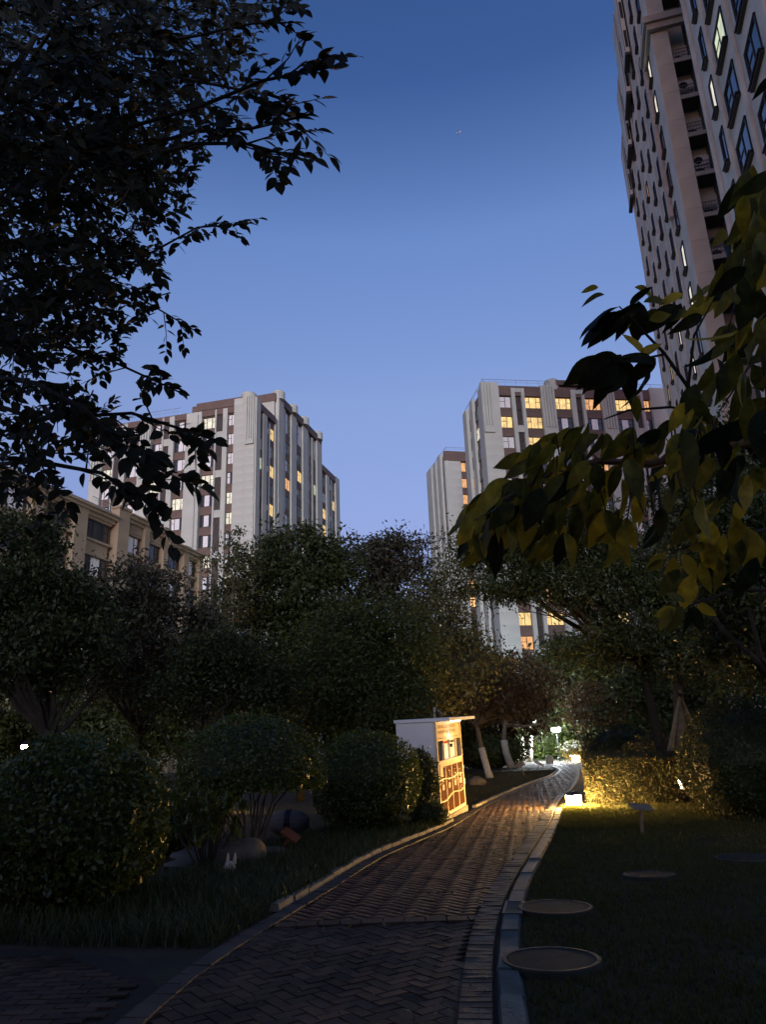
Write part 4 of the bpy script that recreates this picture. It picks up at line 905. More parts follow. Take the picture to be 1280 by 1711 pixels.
n = 60000; q = RNG.random((n, 2)); x = 3.2 + q[:, 0] ** 1.5 * 4.5; y = 15.0 + q[:, 1] * 5.3; k = (x > right_x(y) + .2) & (RNG.random(n) < np.exp(-np.hypot(x - 4.4, y - 19.5) / 3.0))
grass('long_grass', x[k], y[k], .10, L['grass'], 'longer grass glowing round the lantern', .006)
n = 60000; y = 21.4 + 26 * RNG.random(n) ** 1.3; x = left_x(y) - .15 - RNG.random(n) * .16 * y
grass('dry_grass', x, y, .05, leafmat('dry_blades', [(.06, .05, .02), (.09, .07, .03), (.05, .05, .02)], rough=.8), 'thin dry grass on the lawn beyond the kiosk', .012)
# fallen leaves on the paving
n = 420; y = 4.5 + 24 * RNG.random(n) ** 1.2; x = left_x(y) + .15 + RNG.random(n) * (right_x(y) - left_x(y) - .2)
setp(leaf_cards('fallen_leaves', np.stack([x, y, np.full(n, .045)], 1), .05, L['olive'], None, (0, 0, 0), outward=np.tile([0, 0, 6.0], (n, 1))), 'scattered dry leaves fallen on the brick path', 'leaves', kind='stuff')

# ------------------------------------------------------------------ lamps
def lantern(name, loc, label, s=.26, h=.36, group='low garden lanterns', strength='lampdim', post=.0):

    root = empty(name, loc, label, 'lantern', group, rz=.35)
    if post: MB().tube([(0, 0, 0), (0, 0, post)], .035, 8).build('post', M['metal'], root)
    mb = MB(); mb.box(-s * .62, s * .62, -s * .62, s * .62, post, post + .05); mb.build('base', M['metal'], root)
    mb = MB().box(-s / 2, s / 2, -s / 2, s / 2, post + .051, post + h - .06, tx=-.015, ty=-.015); mb.build('lamp_shade', M[strength], root)
    mb = MB()
    for sx in (-1, 1):
        for sy in (-1, 1): mb.box(sx * (s / 2 + .018) - .012, sx * (s / 2 + .018) + .012, sy * (s / 2 + .018) - .012, sy * (s / 2 + .018) + .012, post + .0505, post + h - .061)
    mb.build('frame', M['metal'], root)
    MB().box(-s * .75, s * .75, -s * .75, s * .75, post + h - .06, post + h + .03, tx=s * .45, ty=s * .45).build('cap', M['metal'], root)
    return root
c = P(960, 1347, 19.9); lantern('garden_lantern', (c.x, c.y, 0), 'brightest glowing box lantern at the path edge before the hedge', .24, .33, strength='lampwarm', post=c.z)
lantern('garden_lantern', tuple(base_px(1140, 1292, 25.5)), 'low lantern shining behind the hedge below the propped trunk', .26, .36)
lantern('garden_lantern', tuple(base_px(1090, 1258, 27)), 'low lantern under the loose shrub left of the propped trunk', .28, .5)
lantern('garden_lantern', tuple(base_px(962, 1262, 64.4)), 'far lantern making the shrub right of the street lamp glow', .4, .5)
lantern('garden_lantern', tuple(base_px(1012, 1262, 37)), 'lantern beside the dark mounded shrub above the hedge', .24, .4)
c = P(42, 1246, 17); lantern('garden_lantern', (c.x, c.y, 0), 'small lantern on a post above the large left bush', .13, .18, post=c.z - .1)
lantern('garden_lantern', tuple(base_px(352, 1215, 22.6)), 'low lantern lighting the clump of upright stems', .2, .3)
lantern('garden_lantern', tuple(base_px(285, 1200, 22)), 'low lantern in the dark shrubs far left of the stems', .14, .22)
def street_lamp(loc, H, label, tilt=0.0, heads=1, globe='lampwhite', gs=1.3):
    root = empty('street_lamp', loc, label, 'street lamp', 'lamps on poles'); root.rotation_euler = (0, tilt, 0)
    MB().tube([(0, 0, 0), (0, 0, .35), (0, 0, .36), (0, 0, H - .25)], [.09, .09, .055, .045], 10).build('pole', M['metal'], root)
    for k in range(heads):
        x = 0 if heads == 1 else (-.45 + .9 * k)
        if heads > 1: MB().tube([(0, 0, H - .5), (x, 0, H - .35)], .03, 6).build('bracket', M['metal'], root)
        MB().lathe([(.08, H - .25), (.16, H - .18), (.16, H - .15)], 12, Matrix.Translation((x, 0, 0))).build('lamp_cup', M['metal'], root)
        MB().lathe([(.12 * gs, H - .149), (.21 * gs, H - .02), (.22 * gs, H + .08), (.14 * gs, H + .2)], 14, Matrix.Translation((x, 0, 0))).build('globe', M[globe], root, smooth=True)
        MB().lathe([(.27 * gs, H + .201), (.10, H + .31), (.02, H + .36)], 12, Matrix.Translation((x, 0, 0))).build('hood', M['metal'], root)
    return root
lp = G(936, 1271); tp = P(932, 1219, lp.y)
street_lamp((lp.x, lp.y, 0), tp.z, 'street lamp glowing white at the far end of the path', -.03, gs=1.7)
c = P(783, 1222, 75); street_lamp((c.x, c.y, 0), c.z, 'twin-headed street lamp far behind the kiosk', 0, 2, gs=1.1)
c = P(837, 1212, 72); c0 = P(842, 1248, 72)
o = empty('pale_post', (c0.x, c0.y, 0), 'thin pale post between the two rusty trees', 'post'); MB().tube([(0, 0, 0), (c.x - c0.x, 0, c.z)], [.09, .06], 7).build('shaft', M['galv'], o); MB().lathe([(.11, c.z - .25), (.11, c.z + .1)], 8, Matrix.Translation((c.x - c0.x, 0, 0))).build('cap', M['white_trunk'], o)

# ------------------------------------------------------------------ vending kiosk
def kiosk():
    fl = Vector((1.05, 17.94, 0)); fr = Vector((1.83, 20.38, 0)); d = fr - fl; W = d.length
    root = empty('vending_kiosk', fl, 'white vending kiosk with amber glossy doors and lit notice panel', 'kiosk'); root.rotation_euler = (0, rad(-2.4), math.atan2(d.y, d.x))
    D, H = .95, 2.14; kw, kc = M['kwhite'], M['kcream']
    mb = MB(); mb.box(0, .03, .06, D, .05, H); mb.box(W - .03, W, .06, D, .05, H); mb.box(.031, W - .031, D - .03, D, .05, H); mb.build('side_panel', kw, root)
    MB().box(.03, W - .03, .12, .14, .06, H - .002).build('front_backing', M['black'], root)
    MB().box(-.03, W + .33, -.34, D + .04, H + .003, H + .075).build('roof', kw, root)
    MB().box(-.02, W + .02, -.05, D, -.12, .048).build('plinth', M['kerb'], root)
    mb = MB()
    for x0, x1 in ((0, .07), (W - .07, W)): mb.box(x0, x1, -.01, .055, .05, H - .001)
    mb.box(.0705, W - .0705, -.008, .05, .05, .12); mb.box(.0705, W - .0705, -.008, .05, 1.20, 1.26); mb.box(.0705, W - .0705, -.006, .05, 1.70, 1.75)
    mb.build('front_frame', kc, root)
    MB().box(.071, W - .071, .02, .05, 1.751, H - .01).build('header_board', kc, root)
    pr = MB(); rr = random.Random(3)
    for r in range(2):
        x = .25
        while x < W - .5:
            w = rr.uniform(.05, .11); pr.box(x, x + w, .014, .0195, 1.86 + .12 * r, 1.94 + .12 * r - .015); x += w + .03
    pr.build('printed_lines', M['faint'], root)
    for x in (.64, .68 + .58, W - .62): MB().box(x, x + .045, -.004, .05, 1.2605, 1.6995).build('mullion', kc, root)
    MB().box(.072, .638, .06, .075, 1.262, 1.698).build('dark_pane', M['glass'], root); MB().box(W - .573, W - .072, .06, .075, 1.262, 1.698).build('dark_pane', M['glass'], root)
    for x0, x1, hd in ((.70, 1.24, 'red'), (1.33, W - .64, 'ink')):
        n = MB().box(x0, x1, .045, .05, 1.265, 1.695).build('notice', M['paper'], root)
        MB().box(x0 + .03, x1 - .03, .040, .0445, 1.62, 1.67).build('heading', M[hd], n)
        ln = MB()
        for q in range(7): ln.box(x0 + .04, x0 + .04 + (x1 - x0 - .08) * rr.uniform(.5, 1), .042, .0445, 1.55 - .037 * q, 1.558 - .037 * q)
        ln.build('print_lines', M['faint'], n)
    MB().box(1.27, 1.30, -.06, -.005, 1.52, 1.60).build('card_reader', M['black'], root)
    MB().box(.071, W - .071, .02, .05, 1.11, 1.199).build('middle_board', kc, root)
    dw = (W - .14) / 4
    for k in range(4):
        x0 = .07 + k * dw; dr = MB().box(x0 + .022, x0 + dw - .022, .0, .045, .125, 1.105).build('door', M['amber'], root)
        MB().box(x0 + dw - .02, x0 + dw + .02, -.012, .05, .1205, 1.1095).build('door_frame', kc, root) if k < 3 else None
        MB().box(x0 + dw * .35, x0 + dw * .65, -.004, -.0005, .62, .74).build('door_label', M['faint'], dr); MB().box(x0 + dw * .4, x0 + dw * .6, -.004, -.0005, .80, .83).build('door_label', M['faint'], dr)
    for z0, amp in ((.40, .035), (.84, .02)):        # two wavy glowing bands added for the reflections on the amber fronts
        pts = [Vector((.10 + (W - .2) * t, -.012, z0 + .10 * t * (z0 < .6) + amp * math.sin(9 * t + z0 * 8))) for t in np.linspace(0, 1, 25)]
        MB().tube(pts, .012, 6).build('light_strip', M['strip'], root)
    MB().box(.12, .36, -.020, -.014, .92, 1.18).build('hanging_notice', kc, root)
    for k, x in enumerate((.95, 1.30, 1.65)):
        mt = 'spotcool' if k == 1 else 'spot'
        s_ = MB().lathe([(.05, H - .03), (.06, H - .001)], 12, Matrix.Translation((x, -.17, 0))).build('downlight', M[mt], root)
        ld = bpy.data.lights.new('downlight', 'SPOT'); ld.energy = 7 if k == 1 else 2.5; ld.color = (.85, .95, 1) if k == 1 else (1, .8, .5); ld.spot_size = rad(70); ld.spot_blend = .6; ld.shadow_soft_size = .03
        lo = bpy.data.objects.new('downlight_beam', ld); C.objects.link(lo); lo.parent = root; lo.location = (x, -.17, H - .06); lo.rotation_euler = (rad(14), 0, 0)
    # hose reel hanging on the white side, sensor mast on the roof, pipe on the far side
    tr = MB(); ring = [Vector((-.03, .38 + .16 * math.cos(t), .38 + .22 * math.sin(t))) for t in np.linspace(0, 2 * PI, 17)]
    for q in range(3): tr.tube([p + Vector((-.03 * q, .012 * q, 0)) for p in ring], .022, 6, cap=False)
    tr.build('hose', M['black'], root)
    mb = MB(); mb.tube([(W * .75, .5, H + .07), (W * .75, .5, H + .34)], .03, 6); mb.tube([(W * .75, .5, H + .33), (W * .75 + .22, .35, H + .17)], .022, 6); mb.build('mast', M['galv'], root)
    mb = MB(); mb.tube([(W + .09, .08, .06), (W + .09, .08, H)], .032, 8); mb.build('downpipe', kc, root); MB().box(W + .0005, W + .14, .0, .12, .55, .68).build('valve_box', kw, root)
    return root
kiosk()

# ------------------------------------------------------------------ small things
def disc_cover(x, y, r, h, label):
    root = empty('round_cover', (x, y, 0), label, 'manhole cover', 'round covers in the right lawn'); root.rotation_euler = (random.gauss(0, .008), random.gauss(0, .008), 0)
    MB().lathe([(r * 1.0, 0), (r, h), (r * .985, h + .012), (r * .90, h + .012), (r * .89, h + .002)], 40).build('rim', M['coverrim'], root)
    pl = MB(); pl.lathe([(r * .885, h - .01), (r * .885, h + .006), (r * .86, h + .010)], 40); pl.build('lid', M['cover'], root)
disc_cover(1.14, 6.38, .37, .045, 'nearest round cover beside the drain channel, largest in view')
disc_cover(1.56, 8.27, .37, .04, 'second round cover along the drain channel')
disc_cover(3.06, 10.0, .31, .03, 'small round cover out in the middle of the lawn')
disc_cover(4.72, 11.05, .40, .03, 'round cover near the right edge of the lawn')
def sign(loc, H, label, board, post, rz, w=.34, dpt=.22, slope=.5, lean=(0, 0)):
    root = empty('plant_sign', loc, label, 'sign', 'little signs on stakes', rz); root.rotation_euler = (lean[0], lean[1], rz)
    MB().box(-.022, .022, -.022, .022, -.05, H - .02).build('stake', post, root)
    MB().box(-w / 2, w / 2, -dpt / 2, dpt / 2, -.015, .015, Matrix.Translation((0, 0, H)) @ Matrix.Rotation(slope, 4, 'X')).build('board', board, root)
g = G(1073, 1392); sign((g.x, g.y, 0), .44, 'small slanted sign on a stake in the right lawn', M['greyboard'], M['wood'], .1, .42, .2, .45, (0, .12))
bpy.data.objects['plant_sign'].rotation_euler[2] = .3
g = G(467, 1428); sign((g.x, g.y, 0), .36, 'red-brown slanted sign on a stake under the umbrella bush', M['redwood'], M['redwood'], -.2, .30, .20, .35, (0, 0))
bpy.data.objects['plant_sign.001'].rotation_euler = (0, .55, -.2)
g = G(876, 1296); sign((g.x, g.y, 0), .6, 'dark leaning sign stake on the left lawn', M['greyboard'], M['wood'], .6, .5, .3, .5, (0, -.35))
g = G(897, 1285); sign((g.x, g.y, 0), .40, 'pale lit sign board on the left lawn near the path', M['kcream'], M['wood'], -.2, .6, .3, .4, (0, .5))
def rock(name, loc, r, label, m, seed, group=None, cat='rock'):
    rg = np.random.default_rng(seed); mb = MB(); nu, nv = 18, 10; V = []
    ph = rg.uniform(0, 6, 6)
    for j in range(nv + 1):
        t = -PI / 2 + PI * j / nv
        for i in range(nu):
            a = 2 * PI * i / nu; d = Vector((math.cos(t) * math.cos(a), math.cos(t) * math.sin(a), math.sin(t)))
            s = 1 + .10 * math.sin(3 * d.x + ph[0]) * math.sin(3 * d.y + ph[1]) + .07 * math.sin(5 * d.z + 4 * d.x + ph[2]) + .02 * rg.normal()
            V.append((d.x * r[0] * s, d.y * r[1] * s, d.z * r[2] * s))
    mb.add(V, [(j * nu + i, j * nu + (i + 1) % nu, (j + 1) * nu + (i + 1) % nu, (j + 1) * nu + i) for j in range(nv) for i in range(nu)])
    return setp(mb.build(name, m, None, loc, rg.uniform(0, 1), smooth=True), label, cat, group)
rock('boulder', (-2.33, 12.1, .12), (.46, .34, .27), 'rounded tan boulder in front of the umbrella bush', M['rock'], 1)
rock('flat_rock', (-2.95, 12.35, .06), (.55, .35, .10), 'flat pale rock just left of the tan boulder', M['palerock'], 2)
rock('flat_rock', (-3.0, 13.0, .10), (.60, .4, .14), 'flat pale rock behind the tan boulder among long leaves', M['palerock'], 3)
rock('flat_rock', (-2.15, 13.0, .08), (.5, .4, .10), 'flat pale rock under the umbrella bush stems', M['palerock'], 4)
g = G(797, 1312); rock('lawn_rock', (g.x, g.y, .1), (.42, .3, .25), 'small rock on the left lawn just past the kiosk', M['rock'], 5)
g = G(870, 1270); rock('small_stone', (g.x, g.y - 14, .2), (.35, .3, .45), 'small pale stone at the foot of the thin lit stems', M['white_trunk'], 6)
# pale garden ornament with a black band (two rounded halves)
g = G(482, 1392); root = empty('garden_ornament', (g.x, g.y, 0), 'pale rounded garden ornament with a black band under the bushes', 'ornament')
for nme, m, x0, x1, s in (('rear_body', 'palerock', -.42, -.03, 1.0), ('black_band', 'black', -.03, .09, 1.02), ('front_body', 'palerock', .09, .45, 1.0)):
    mb = MB(); prof = []
    for t in np.linspace(x0, x1, 7): prof.append((.25 * s * math.sqrt(max(.02, 1 - (t / .47) ** 2)), t))
    mb.lathe(prof, 16, Matrix.Translation((0, 0, .22)) @ Matrix.Rotation(-.15, 4, 'Z') @ Matrix.Rotation(PI / 2, 4, 'Y')); mb.build(nme, M[m], root, smooth=False)
g = G(383, 1462); root = empty('small_ornament', (g.x, g.y, 0), 'tiny cream ornament with two upright tips in the strap grass', 'ornament')
MB().lathe([(.11, 0), (.10, .10), (.05, .17), (.01, .19)], 12).build('body', M['kcream'], root, smooth=True)
for x in (-.035, .065): MB().tube([(x, 0, .15), (x + .01, 0, .23), (x + .012, 0, .29)], [.028, .022, .006], 7).build('tip', M['kcream'], root)
# tiny aeroplane light trail is only a far plane
c = P(766, 222, 1400); root = empty('aeroplane', c, 'tiny pale aeroplane high in the clear sky', 'aeroplane'); root.rotation_euler = (0, rad(-35), rad(20))
MB().tube([(-7, 0, 0), (-5, 0, 0), (6, 0, 0), (8, 0, .3)], [.3, .8, .8, .2], 8).build('fuselage', M['acwhite'], root)
MB().add([(-1, 0, 0), (1.5, 0, 0), (-1.5, 7, .3), (-2.6, 7, .3), (-2.6, -7, .3), (-1.5, -7, .3), (-1, 0, .3), (1.5, 0, .3)], [(0, 1, 2, 3), (1, 0, 4, 5), (3, 2, 7, 6), (6, 7, 5, 4)]).build('wing', M['acwhite'], root)
MB().box(6, 8, -.1, .1, .2, 2.6).build('tail_fin', M['acwhite'], root)

# ------------------------------------------------------------------ overhanging leaves close to the camera
def leaf_shape(name, wid, fold, droop, curl, seg=6, wavy=0.0, acum=1.0):
    V = []; 
    for s in range(seg + 1):
        t = s / seg; w = wid * .5 * (math.sin(PI * min(1, t ** .80)) ** .9 if s not in (0, seg) else 0.02) * (1 - .35 * max(0, t - .75) * 4 * acum * .5)
        zc = -droop * t * t; V += [(t, -w, zc + fold * w + wavy * math.sin(9 * t)), (t, 0, zc), (t, w, zc + fold * w - wavy * math.sin(9 * t + 1))]
    V = [(x, y * (1 if True else 1), z + curl * y * abs(y) * 4) for x, y, z in V]
    Fq = []
    for s in range(seg): a = 3 * s; Fq += [(a, a + 3, a + 4, a + 1), (a + 1, a + 4, a + 5, a + 2)]
    return np.array(V), np.array(Fq)
def frame_of(d, n):
    d = d.normalized(); n = (n - d * n.dot(d)); n = n.normalized() if n.length > 1e-4 else d.orthogonal().normalized(); y = n.cross(d)
    return Matrix((d, y, n)).transposed()
def hang_leaves(root, items, shapes, m, n_parts, name='leaf', far='small_leaves', m2=None):
    """items: (pos, dir, normal, length); the largest in view become parts, the rest one mesh"""
    def apparent(it):
        c = it[0]; q = c - CAM; w = q.dot(_F)
        if w < .2 or abs(q.dot(_i) / w) > .53 or abs(q.dot(_j) / w) > .70: return 0
        return it[3] / w
    items = sorted(items, key=lambda it: -apparent(it)); mes = []
    for k, (V, Fq) in enumerate(shapes): me = npmesh(name, V, Fq, smooth=True); me.materials.append(m); mes.append(me)
    mes2 = []
    for me in mes if m2 else []: q = me.copy(); q.materials.clear(); q.materials.append(m2); mes2.append(q)
    for it in items[:n_parts]:
        o = link(name, (mes2 if m2 and len(it) > 4 else mes)[random.randrange(len(mes))], None, root); R = frame_of(it[1], it[2])
        o.matrix_local = Matrix.Translation(it[0] - root.location) @ R.to_4x4() @ Matrix.Scale(it[3], 4)
    rest = items[n_parts:]
    if rest:
        VV, FF, nv = [], [], 0
        V, Fq = shapes[0][0][:, :], shapes[0][1]
        for k, it in enumerate(rest):
            V, Fq = shapes[k % len(shapes)]; R = np.array(frame_of(it[1], it[2])); VV.append((V * it[3]) @ R.T + np.array(it[0] - root.location)); FF.append(Fq + nv); nv += len(V)
        o = link(far, npmesh(far, np.concatenate(VV), np.concatenate(FF), smooth=True), m, root); o['kind'] = 'stuff'
def rv(s=1.0): return Vector(RNG.normal(0, s, 3))
def spray(items, mb, pts, n, ln, droop=.25, ang=50, r=.005, tipleaf=True, tail=0.15):
    """leaves alternate along a twig through pts"""
    pts = [Vector(p) for p in pts]; k = len(pts) - 1
    mb.tube(pts, [max(.0012, r * (1 - .75 * i / k)) for i in range(k + 1)], 5)
    up = Vector((0, 0, 1)); side0 = (pts[-1] - pts[0]).normalized().cross(Vector((.2, -1, .3)).normalized()).normalized()
    for i in range(n):
        t = tail + (1 - tail) * (i + .5 * RNG.random()) / n; f = t * k; j = min(k - 1, int(f)); p = pts[j].lerp(pts[j + 1], f - j); d = (pts[j + 1] - pts[j]).normalized()
        s = 1 if i % 2 else -1; a = rad(ang + RNG.normal(0, 14)); sd = (side0 * s + rv(.35)).normalized()
        dl = (d * math.cos(a) + sd * math.sin(a) + Vector((0, 0, -droop)) + rv(.12)).normalized()
        nrm = (Vector((0, -.75, .65)) + rv(.45))
        items.append((p + dl * ln * .08, dl, nrm, ln * RNG.uniform(.72, 1.15)))
    if tipleaf: d = (pts[-1] - pts[-2]).normalized(); items.append((pts[-1], (d + Vector((0, 0, -droop * .6))).normalized(), Vector((0, -.7, .7)) + rv(.3), ln))
def near_left_tree():
    base = Vector((-3.6, 4.6, 0)); root = empty('overhanging_tree', base, 'dark tree overhanging the top left corner with small pointed leaves', 'tree')
    items, tw, bb = [], MB(), MB()
    off = -base
    def px3(q): return P(q[0], q[1], q[2]) - base
    tops = []
    for (x, y, Y) in ((-60, 900, 4.6), (-120, 560, 4.6), (-60, 250, 4.4), (60, 60, 4.3)): tops.append(P(x, y, Y) - base)
    bb.tube([Vector((0, 0, 0)), Vector((.02, 0, 1.0)), tops[0], tops[1], tops[2], tops[3]], [.14, .12, .10, .07, .04, .02], 8)
    mains = [[(-100, 620, 4.6), (40, 560, 4.5), (180, 600, 4.3), (300, 655, 4.0)], [(-110, 640, 4.5), (60, 700, 3.8), (220, 690, 3.4), (360, 735, 3.1)], [(-60, 780, 4.5), (60, 770, 3.6), (170, 790, 3.2), (265, 850, 3.0)],
             [(-110, 500, 4.5), (80, 450, 4.7), (220, 440, 5.0), (330, 380, 5.0), (415, 374, 5.0)], [(-100, 520, 4.6), (90, 520, 5.0), (220, 490, 5.2), (325, 552, 5.2)], [(-80, 330, 4.3), (120, 240, 3.6), (330, 180, 2.9), (440, 135, 2.6), (555, 112, 2.5)],
             [(-80, 330, 4.3), (140, 270, 3.8), (330, 220, 3.0), (420, 215, 2.7), (505, 195, 2.6)], [(-80, 340, 4.3), (150, 290, 3.6), (330, 240, 2.9), (410, 240, 2.7), (490, 262, 2.6)], [(-40, 240, 4.3), (150, 90, 4.0), (330, 60, 3.6), (420, 40, 3.4), (490, 38, 3.4)],
             [(-40, 240, 4.3), (100, 30, 3.8), (300, -40, 3.5), (420, -20, 3.4), (490, 5, 3.4)], [(-60, 100, 3.2), (60, 110, 3.0), (160, 95, 2.8)], [(60, 30, 4.3), (250, 120, 3.8), (400, 150, 3.3), (480, 165, 3.1)], [(-70, 620, 4.2), (60, 640, 3.2), (150, 690, 2.9), (230, 780, 2.8)]]
    for mpt in mains:
        pts = [px3(q) for q in mpt]; k = len(pts) - 1
        bb.tube(pts, [.012 * (1 - .8 * i / k) + .003 for i in range(k + 1)], 6)
        for s in np.linspace(.35, 1.0, 9):
            f = s * k; j = min(k - 1, int(f)); p = pts[j].lerp(pts[j + 1], f - j); d = (pts[j + 1] - pts[j]).normalized()
            if s < .99:
                e = (d + rv(.55) + Vector((0, 0, -.1))).normalized(); ln = RNG.uniform(.16, .34)
                spray(items, tw, [p, p + e * ln * .5 + rv(.01), p + e * ln + Vector((0, 0, -.03))], int(RNG.integers(7, 12)), .080)
        j = k - 1; d = pts[k] - pts[k - 1]
        spray(items, tw, [pts[k] - d * min(.9, .35 / d.length), pts[k] - d * min(.45, .17 / d.length) + rv(.005), pts[k]], 13, .082, droop=.15)
    edge = np.array([(0, 470), (50, 470), (100, 420), (150, 390), (200, 390), (250, 350), (300, 340), (350, 330), (400, 310), (450, 290), (500, 265), (550, 215), (600, 180), (650, 215), (700, 245), (750, 190), (800, 130), (840, 60)])
    cnt = 0
    while cnt < 1400:
        y = RNG.uniform(-40, 840) if RNG.random() < .72 else RNG.uniform(-40, 330); xe = np.interp(y, edge[:, 0], edge[:, 1]); x = RNG.uniform(-60, xe)
        dens = 1.0 if x < xe - 60 else .55
        if y > 560: dens *= .55 if y < 650 else .30
        if RNG.random() > dens: continue
        Y = RNG.uniform(3.0, 7.0); p = P(x, y, Y) - base
        e = (Vector((.75, -.1, RNG.uniform(-.6, .45))) + rv(.4)).normalized(); ln = RNG.uniform(.18, .42)
        spray(items, tw, [p - e * ln, p - e * ln * .45 + rv(.012), p], int(RNG.integers(9, 15)), .078, tail=.05); cnt += 1
    for k in range(900):                            # unseen crown added overhead and behind to shade the foreground
        p = Vector((RNG.uniform(-7, 1.2), RNG.uniform(-7, 2.2), RNG.uniform(3.2, 6.5))) - base
        q = p + base - CAM; w = q.dot(_F)
        if w > -.6 and abs(q.dot(_i)) < .62 * (w + .6) and abs(q.dot(_j)) < .80 * (w + .6) and (p + base).y > -.6: continue
        e = (rv(1) + Vector((.4, -.3, -.1))).normalized(); spray(items, tw, [p - e * .4, p - e * .2 + rv(.02), p], 12, .16, tail=.05)
    items = [(p + base, d, n, l) for p, d, n, l in items]
    shapes = [leaf_shape('l', .54, .20, .12, 0), leaf_shape('l', .50, .30, .20, 0), leaf_shape('l', .58, .12, .05, 0)]
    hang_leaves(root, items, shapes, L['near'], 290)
    bb.build('limbs', M['bark'], root, smooth=True); setp(tw.build('twigs', M['twig'], root), kind='stuff')
near_left_tree()

def near_right_tree():
    base = Vector((2.35, 2.5, 0)); root = empty('broad_leaf_tree', base, 'tree reaching in from the right with broad drooping yellow-green leaves', 'tree')
    items, tw, bb = [], MB(), MB()
    def px3(q): return P(q[0], q[1], q[2])
    def rel(pts): return [p - base for p in pts]
    bb.tube(rel([base, Vector((2.3, 2.5, 1.2)), P(1560, 740, 2.4), P(1530, 300, 2.4), P(1500, 60, 2.3)]), [.11, .09, .075, .06, .03], 8)
    LN = .120
    def twig(q, r0=.008, r1=.002, m=None):
        pts = rel([px3(a) for a in q]); k = len(pts) - 1; (m or tw).tube(pts, [r0 + (r1 - r0) * i / k for i in range(k + 1)], 6)
    def lf(x, y, Y, dx, dy, l=1.0, toward=.0, nz=None, dark=False):
        """leaf whose stalk end is at x,y pointing dx,dy on the picture's plane (dy down)"""
        p = P(x, y, Y); d = (_i * float(dx) - _j * float(dy) - _F * float(toward) + rv(.10)).normalized()
        n = nz if nz is not None else (-_F * RNG.uniform(.5, 1) + rv(.55) + Vector((0, 0, .35)))
        items.append((p, d, n, LN * l * RNG.uniform(.85, 1.12)) + ((1,) if dark else ()))
    # sprays against the sky, their silhouette darkness put into the leaf colour
    twig([(1560, 900, 2.3), (1300, 790, 2.1), (1180, 690, 2.0), (1110, 590, 1.95), (1062, 540, 1.9), (1035, 512, 1.9)], .010, .002)
    twig([(1150, 645, 1.97), (1160, 560, 1.95), (1190, 505, 1.95)], .005, .002); twig([(1110, 592, 1.95), (1070, 600, 1.9), (1020, 595, 1.88)], .004, .0015); twig([(1180, 690, 2.0), (1120, 680, 1.98), (1050, 685, 1.95), (1010, 700, 1.95)], .005, .002)
    for a in ((1010, 492, -.6, .1, .45), (1035, 512, -1, .45, .95), (1030, 520, -.95, .7, 1.0), (1040, 522, -.8, .75, .85), (1050, 520, -.75, .6, .75), (1052, 512, .5, -.45, .55), (1060, 525, -.35, .5, .4), (1075, 505, .9, -.15, .5), (1085, 535, .85, -.25, .4),
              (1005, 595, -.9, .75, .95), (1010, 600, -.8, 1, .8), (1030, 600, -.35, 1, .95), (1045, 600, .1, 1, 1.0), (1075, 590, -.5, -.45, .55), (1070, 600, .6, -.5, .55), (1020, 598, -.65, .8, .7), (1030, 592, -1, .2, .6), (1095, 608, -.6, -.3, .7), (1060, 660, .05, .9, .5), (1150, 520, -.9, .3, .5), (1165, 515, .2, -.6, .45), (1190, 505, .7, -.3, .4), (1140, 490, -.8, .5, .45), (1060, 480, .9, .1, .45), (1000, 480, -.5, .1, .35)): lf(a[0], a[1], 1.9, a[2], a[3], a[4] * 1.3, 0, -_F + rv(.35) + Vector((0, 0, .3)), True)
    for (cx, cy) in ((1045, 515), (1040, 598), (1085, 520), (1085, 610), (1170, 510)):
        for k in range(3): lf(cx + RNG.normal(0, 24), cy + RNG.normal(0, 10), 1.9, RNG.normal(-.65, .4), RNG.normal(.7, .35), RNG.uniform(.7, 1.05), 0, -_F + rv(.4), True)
    # main yellow-green bough
    twig([(1560, 735, 2.3), (1290, 735, 2.0), (1190, 748, 1.95), (1090, 775, 1.9), (1000, 770, 1.85), (920, 790, 1.8), (850, 830, 1.75), (805, 850, 1.72)], .016, .003, bb)
    path_ = [(1290, 735, 2.0), (1190, 748, 1.95), (1090, 775, 1.9), (1000, 770, 1.85), (920, 790, 1.8), (850, 830, 1.75), (805, 850, 1.72)]
    A = np.array(path_)
    for k in range(210):
        t = RNG.random() ** .9 * (len(A) - 1.001); j = int(t); q = A[j] + (A[j + 1] - A[j]) * (t - j)
        up = RNG.random()
        yy = q[1] + RNG.uniform(-70, 110) * (1 if q[0] > 880 else .45); xx = q[0] + RNG.uniform(-25, 25); Y = q[2] + RNG.uniform(-.18, .30)
        lf(xx, yy, Y, RNG.normal(-.45, .40), RNG.normal(.95, .30), RNG.uniform(.62, 1.0), RNG.normal(0, .3))
        if k % 3 == 0: twig([(q[0], q[1], q[2]), ((q[0] + xx) / 2, (q[1] + yy) / 2, Y), (xx, yy, Y)], .003, .0015)
    for a in ((812, 840, -.55, .6, .95), (830, 835, -.3, 1, 1.15), (838, 838, .05, 1, 1.1), (800, 848, -.8, .5, .8), (850, 830, .1, .9, .85), (930, 890, -.5, .8, .8), (965, 845, .1, 1, .8), (1010, 850, .35, .9, .8), (1040, 800, .2, 1, .9), (1230, 770, .0, 1, .75), (1255, 800, -.2, 1, .9), (1175, 830, -.2, .9, 1.0), (1150, 745, -.6, .5, .8), (1000, 725, -.9, .5, .8), (930, 745, -.9, .45, .95), (880, 800, -.8, .55, .95), (1090, 790, .3, 1, 1.1), (900, 770, -.95, .25, .9)): lf(a[0], a[1], 1.75, a[2], a[3], a[4], .15)
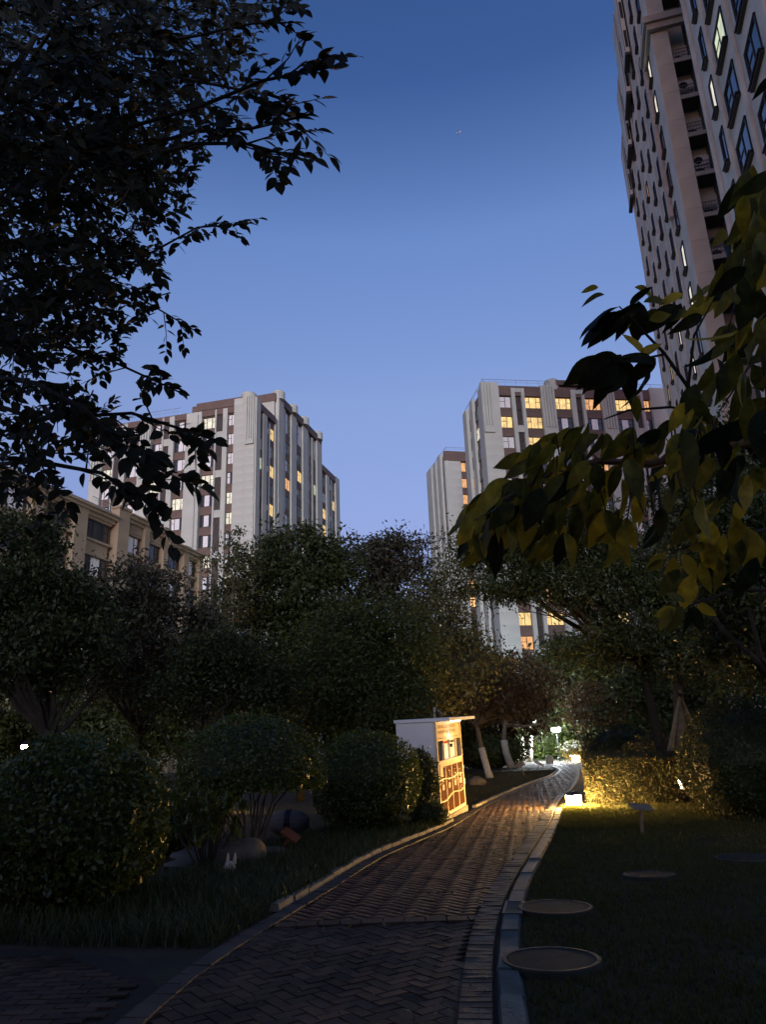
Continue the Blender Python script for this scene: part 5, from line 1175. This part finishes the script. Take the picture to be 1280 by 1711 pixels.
    # right-hand mass
    for k in range(150):
        y = RNG.uniform(300, 760); lim = np.interp(y, [300, 400, 520, 620, 760], [1255, 1215, 1195, 1180, 1120]); x = RNG.uniform(lim, 1340); Y = RNG.uniform(1.6, 2.3)
        lf(x, y - 30, Y, RNG.normal(-.35, .4), RNG.normal(.9, .35), RNG.uniform(.75, 1.15), RNG.normal(0, .35))
    for q in ([(1530, 330, 2.3), (1340, 360, 2.0), (1250, 420, 1.9), (1215, 560, 1.85)], [(1530, 420, 2.3), (1330, 480, 2.0), (1260, 600, 1.95), (1200, 690, 1.9)], [(1530, 120, 2.3), (1380, 130, 1.9), (1290, 130, 1.8)]): twig(q, .008, .002)
    for a in ((1285, 130, -.7, .9, .55), (1288, 175, -.1, 1, .6), (1290, 320, -.6, .9, 1.0), (1262, 330, -.6, .9, 1.0)): lf(a[0], a[1], 1.75, a[2], a[3], a[4])
    # lower hanging twigs
    twig([(1560, 1060, 2.3), (1330, 985, 1.95), (1230, 985, 1.85), (1170, 1005, 1.8), (1150, 1012, 1.8)], .006, .002); twig([(1300, 880, 2.0), (1200, 900, 1.85), (1140, 915, 1.8), (1118, 925, 1.8)], .005, .002)
    for a in ((1150, 1010, -.1, 1, .5), (1158, 1012, .35, 1, .45), (1140, 1012, -.6, .85, .5), (1130, 1015, -.9, .3, .45), (1165, 1005, .7, .7, .4), (1145, 1005, -.5, -.1, .4), (1122, 1015, -.7, .8, .45), (1125, 930, .05, 1, .5), (1140, 925, .6, .8, .5), (1115, 925, -.9, .4, .45), (1150, 915, .9, .1, .4), (1180, 905, .3, .9, .6), (1210, 890, -.2, .9, .7), (1240, 900, -.3, .9, .6), (1110, 935, -.9, .6, .4), (1250, 880, .1, 1, .8), (1190, 870, -.3, 1, .8), (1225, 860, .1, 1, .9), (1265, 930, -.4, .8, .7), (1155, 960, -.2, 1, .6), (1135, 950, -.5, 1, .55), (1170, 940, .3, 1, .6), (1200, 930, 0, 1, .7)): lf(a[0], a[1], 1.8, a[2], a[3], a[4] * 1.3, 0, -_F + rv(.35) + Vector((0, 0, .2)))
    shapes = [leaf_shape('l', .44, .25, .22, .2, 8, .015), leaf_shape('l', .40, .40, .34, -.2, 8, .025), leaf_shape('l', .47, .15, .14, .3, 8, .02), leaf_shape('l', .36, .55, .42, 0, 8, .012)]
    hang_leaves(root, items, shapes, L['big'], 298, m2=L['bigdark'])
    bb.build('bough', M['bough'], root, smooth=True); setp(tw.build('twigs', M['twig'], root), kind='stuff')
near_right_tree()
bpy.context.view_layer.update()
